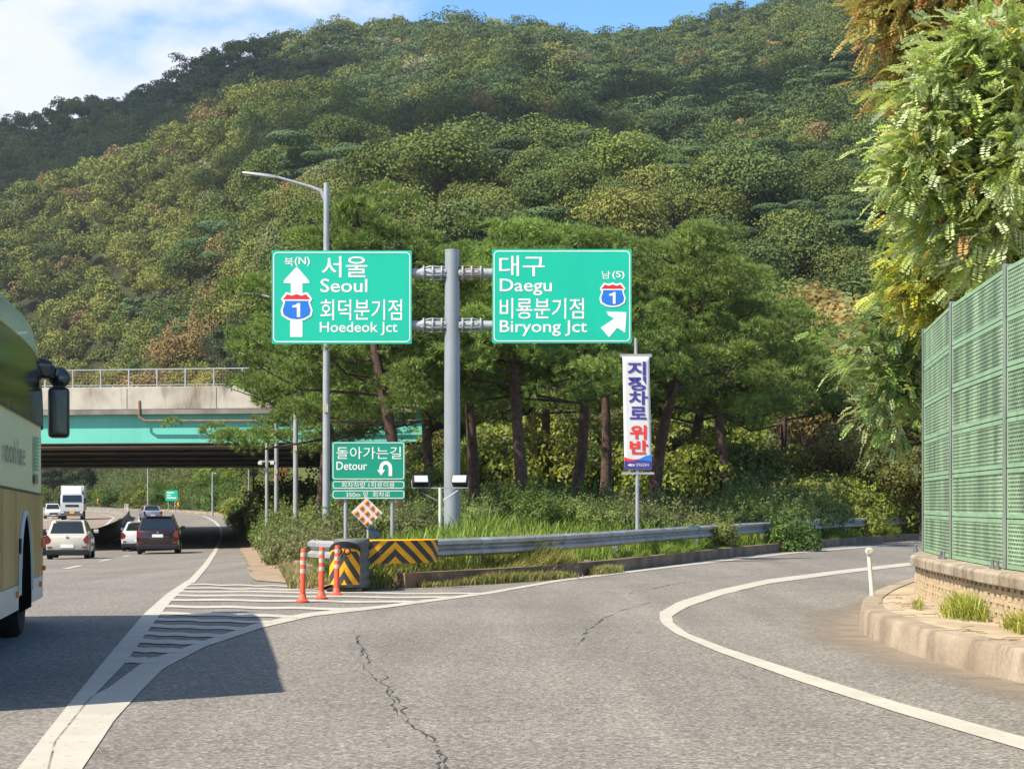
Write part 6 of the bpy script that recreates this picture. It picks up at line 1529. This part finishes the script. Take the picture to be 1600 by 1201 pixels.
for pts_, w_ in (([(1480, 640, 47), (1440, 540, 46), (1400, 490, 45.4), (1352, 500, 45)], .18), ([(1470, 620, 47), (1410, 510, 46), (1380, 450, 45.4)], .14), ([(1460, 640, 47), (1400, 570, 46), (1345, 540, 45.4), (1330, 560, 45)], .16), ([(1480, 640, 47), (1420, 580, 46), (1380, 590, 45.4), (1360, 640, 45)], .18), ([(1490, 640, 47), (1440, 600, 46), (1400, 620, 45.6), (1385, 680, 45.4)], .18), ([(1480, 600, 47), (1440, 500, 46), (1410, 470, 45.4)], .16)):
    lim.append(([LP(*q, o) for q in pts_], w_))
robinia('robinia_tree', *o, lim, 2300, .34, [((.36, .44, .20), .4), ((.22, .33, .08), .45), ((.38, .40, .10), .15)], 'smaller pale feathery tree left of the barrier end, over the ramp', 64, .36)
# bare twiggy thicket under it
m = MB(); rr_ = random.Random(9)
for k in range(150):
    u_, d_ = rr_.uniform(1225, 1390), rr_.uniform(82, 88); x_, y_ = at(u_, d_); z_ = gz(x_, y_); p = Vector((x_, y_, z_ + 2.0)); pts = [p]; a = rr_.uniform(-.6, .6)
    for q in range(4): p = p + Vector((a * .5 + rr_.uniform(-.25, .25), rr_.uniform(-.2, .2), rr_.uniform(.3, .75))); pts.append(p)
    m.tube(pts, [.022, .018, .014, .009, .005], 4)
tag(m.build('bare_thicket', 'twig'), 'bare grey brown twigs tangled above the yellow green hedge', 'thicket', kind='stuff')

# ------------------------------------------------------------------ clouds out of view on the sunny side, added to shade the far ridge and part of the slope
mat('shade_cloud', (0.85, 0.86, 0.88), 1.0, 0, 0.05, 0.01, spec=0)
def shade_cloud(cx, cy, cz, rx, ry, seed):
    r = np.random.default_rng(seed); m = MB()
    for k in range(16):
        a, q = r.uniform(0, 6.28), r.uniform(0, .8) ** .6; s = r.uniform(.28, .5)
        m.lathe([(max(.01, math.sin(t_)) * s * (1 + .08 * math.sin(5 * t_ + k)), -.28 * s * math.cos(t_)) for t_ in np.linspace(.05, 3.09, 9)], 14, (q * math.cos(a), q * math.sin(a), r.uniform(-.05, .1)))
    m.v = [(p[0] * rx, p[1] * ry, p[2] * rx) for p in m.v]
    o = m.build('shade_cloud', 'shade_cloud', smooth=True, loc=(cx, cy, cz)); o['kind'] = 'structure'
def shade(x, y, z, rx, ry, seed, top=750):
    k = (top - z) / -ld.z; shade_cloud(x - ld.x * k, y - ld.y * k, top, rx, ry, seed)
shade(-215, 830, 150, 165, 130, 1)
shade(-25, 470, 90, 58, 50, 2)
shade(95, 520, 105, 70, 55, 3)
# the air between: pale haze
hz = MB().box(-3200, 3200, -120, 3100, -25, 330).build('haze', 'shade_cloud'); tag(hz, kind='stuff')
hm = bpy.data.materials.new('haze'); hm.use_nodes = True; hm.node_tree.nodes.remove(hm.node_tree.nodes['Principled BSDF'])
pv = hm.node_tree.nodes.new('ShaderNodeVolumePrincipled'); pv.inputs['Density'].default_value = 0.00009; pv.inputs['Color'].default_value = (.80, .88, 1.0, 1); pv.inputs['Anisotropy'].default_value = 0.2
hm.node_tree.links.new(pv.outputs[0], hm.node_tree.nodes['Material Output'].inputs['Volume']); hz.data.materials[0] = hm
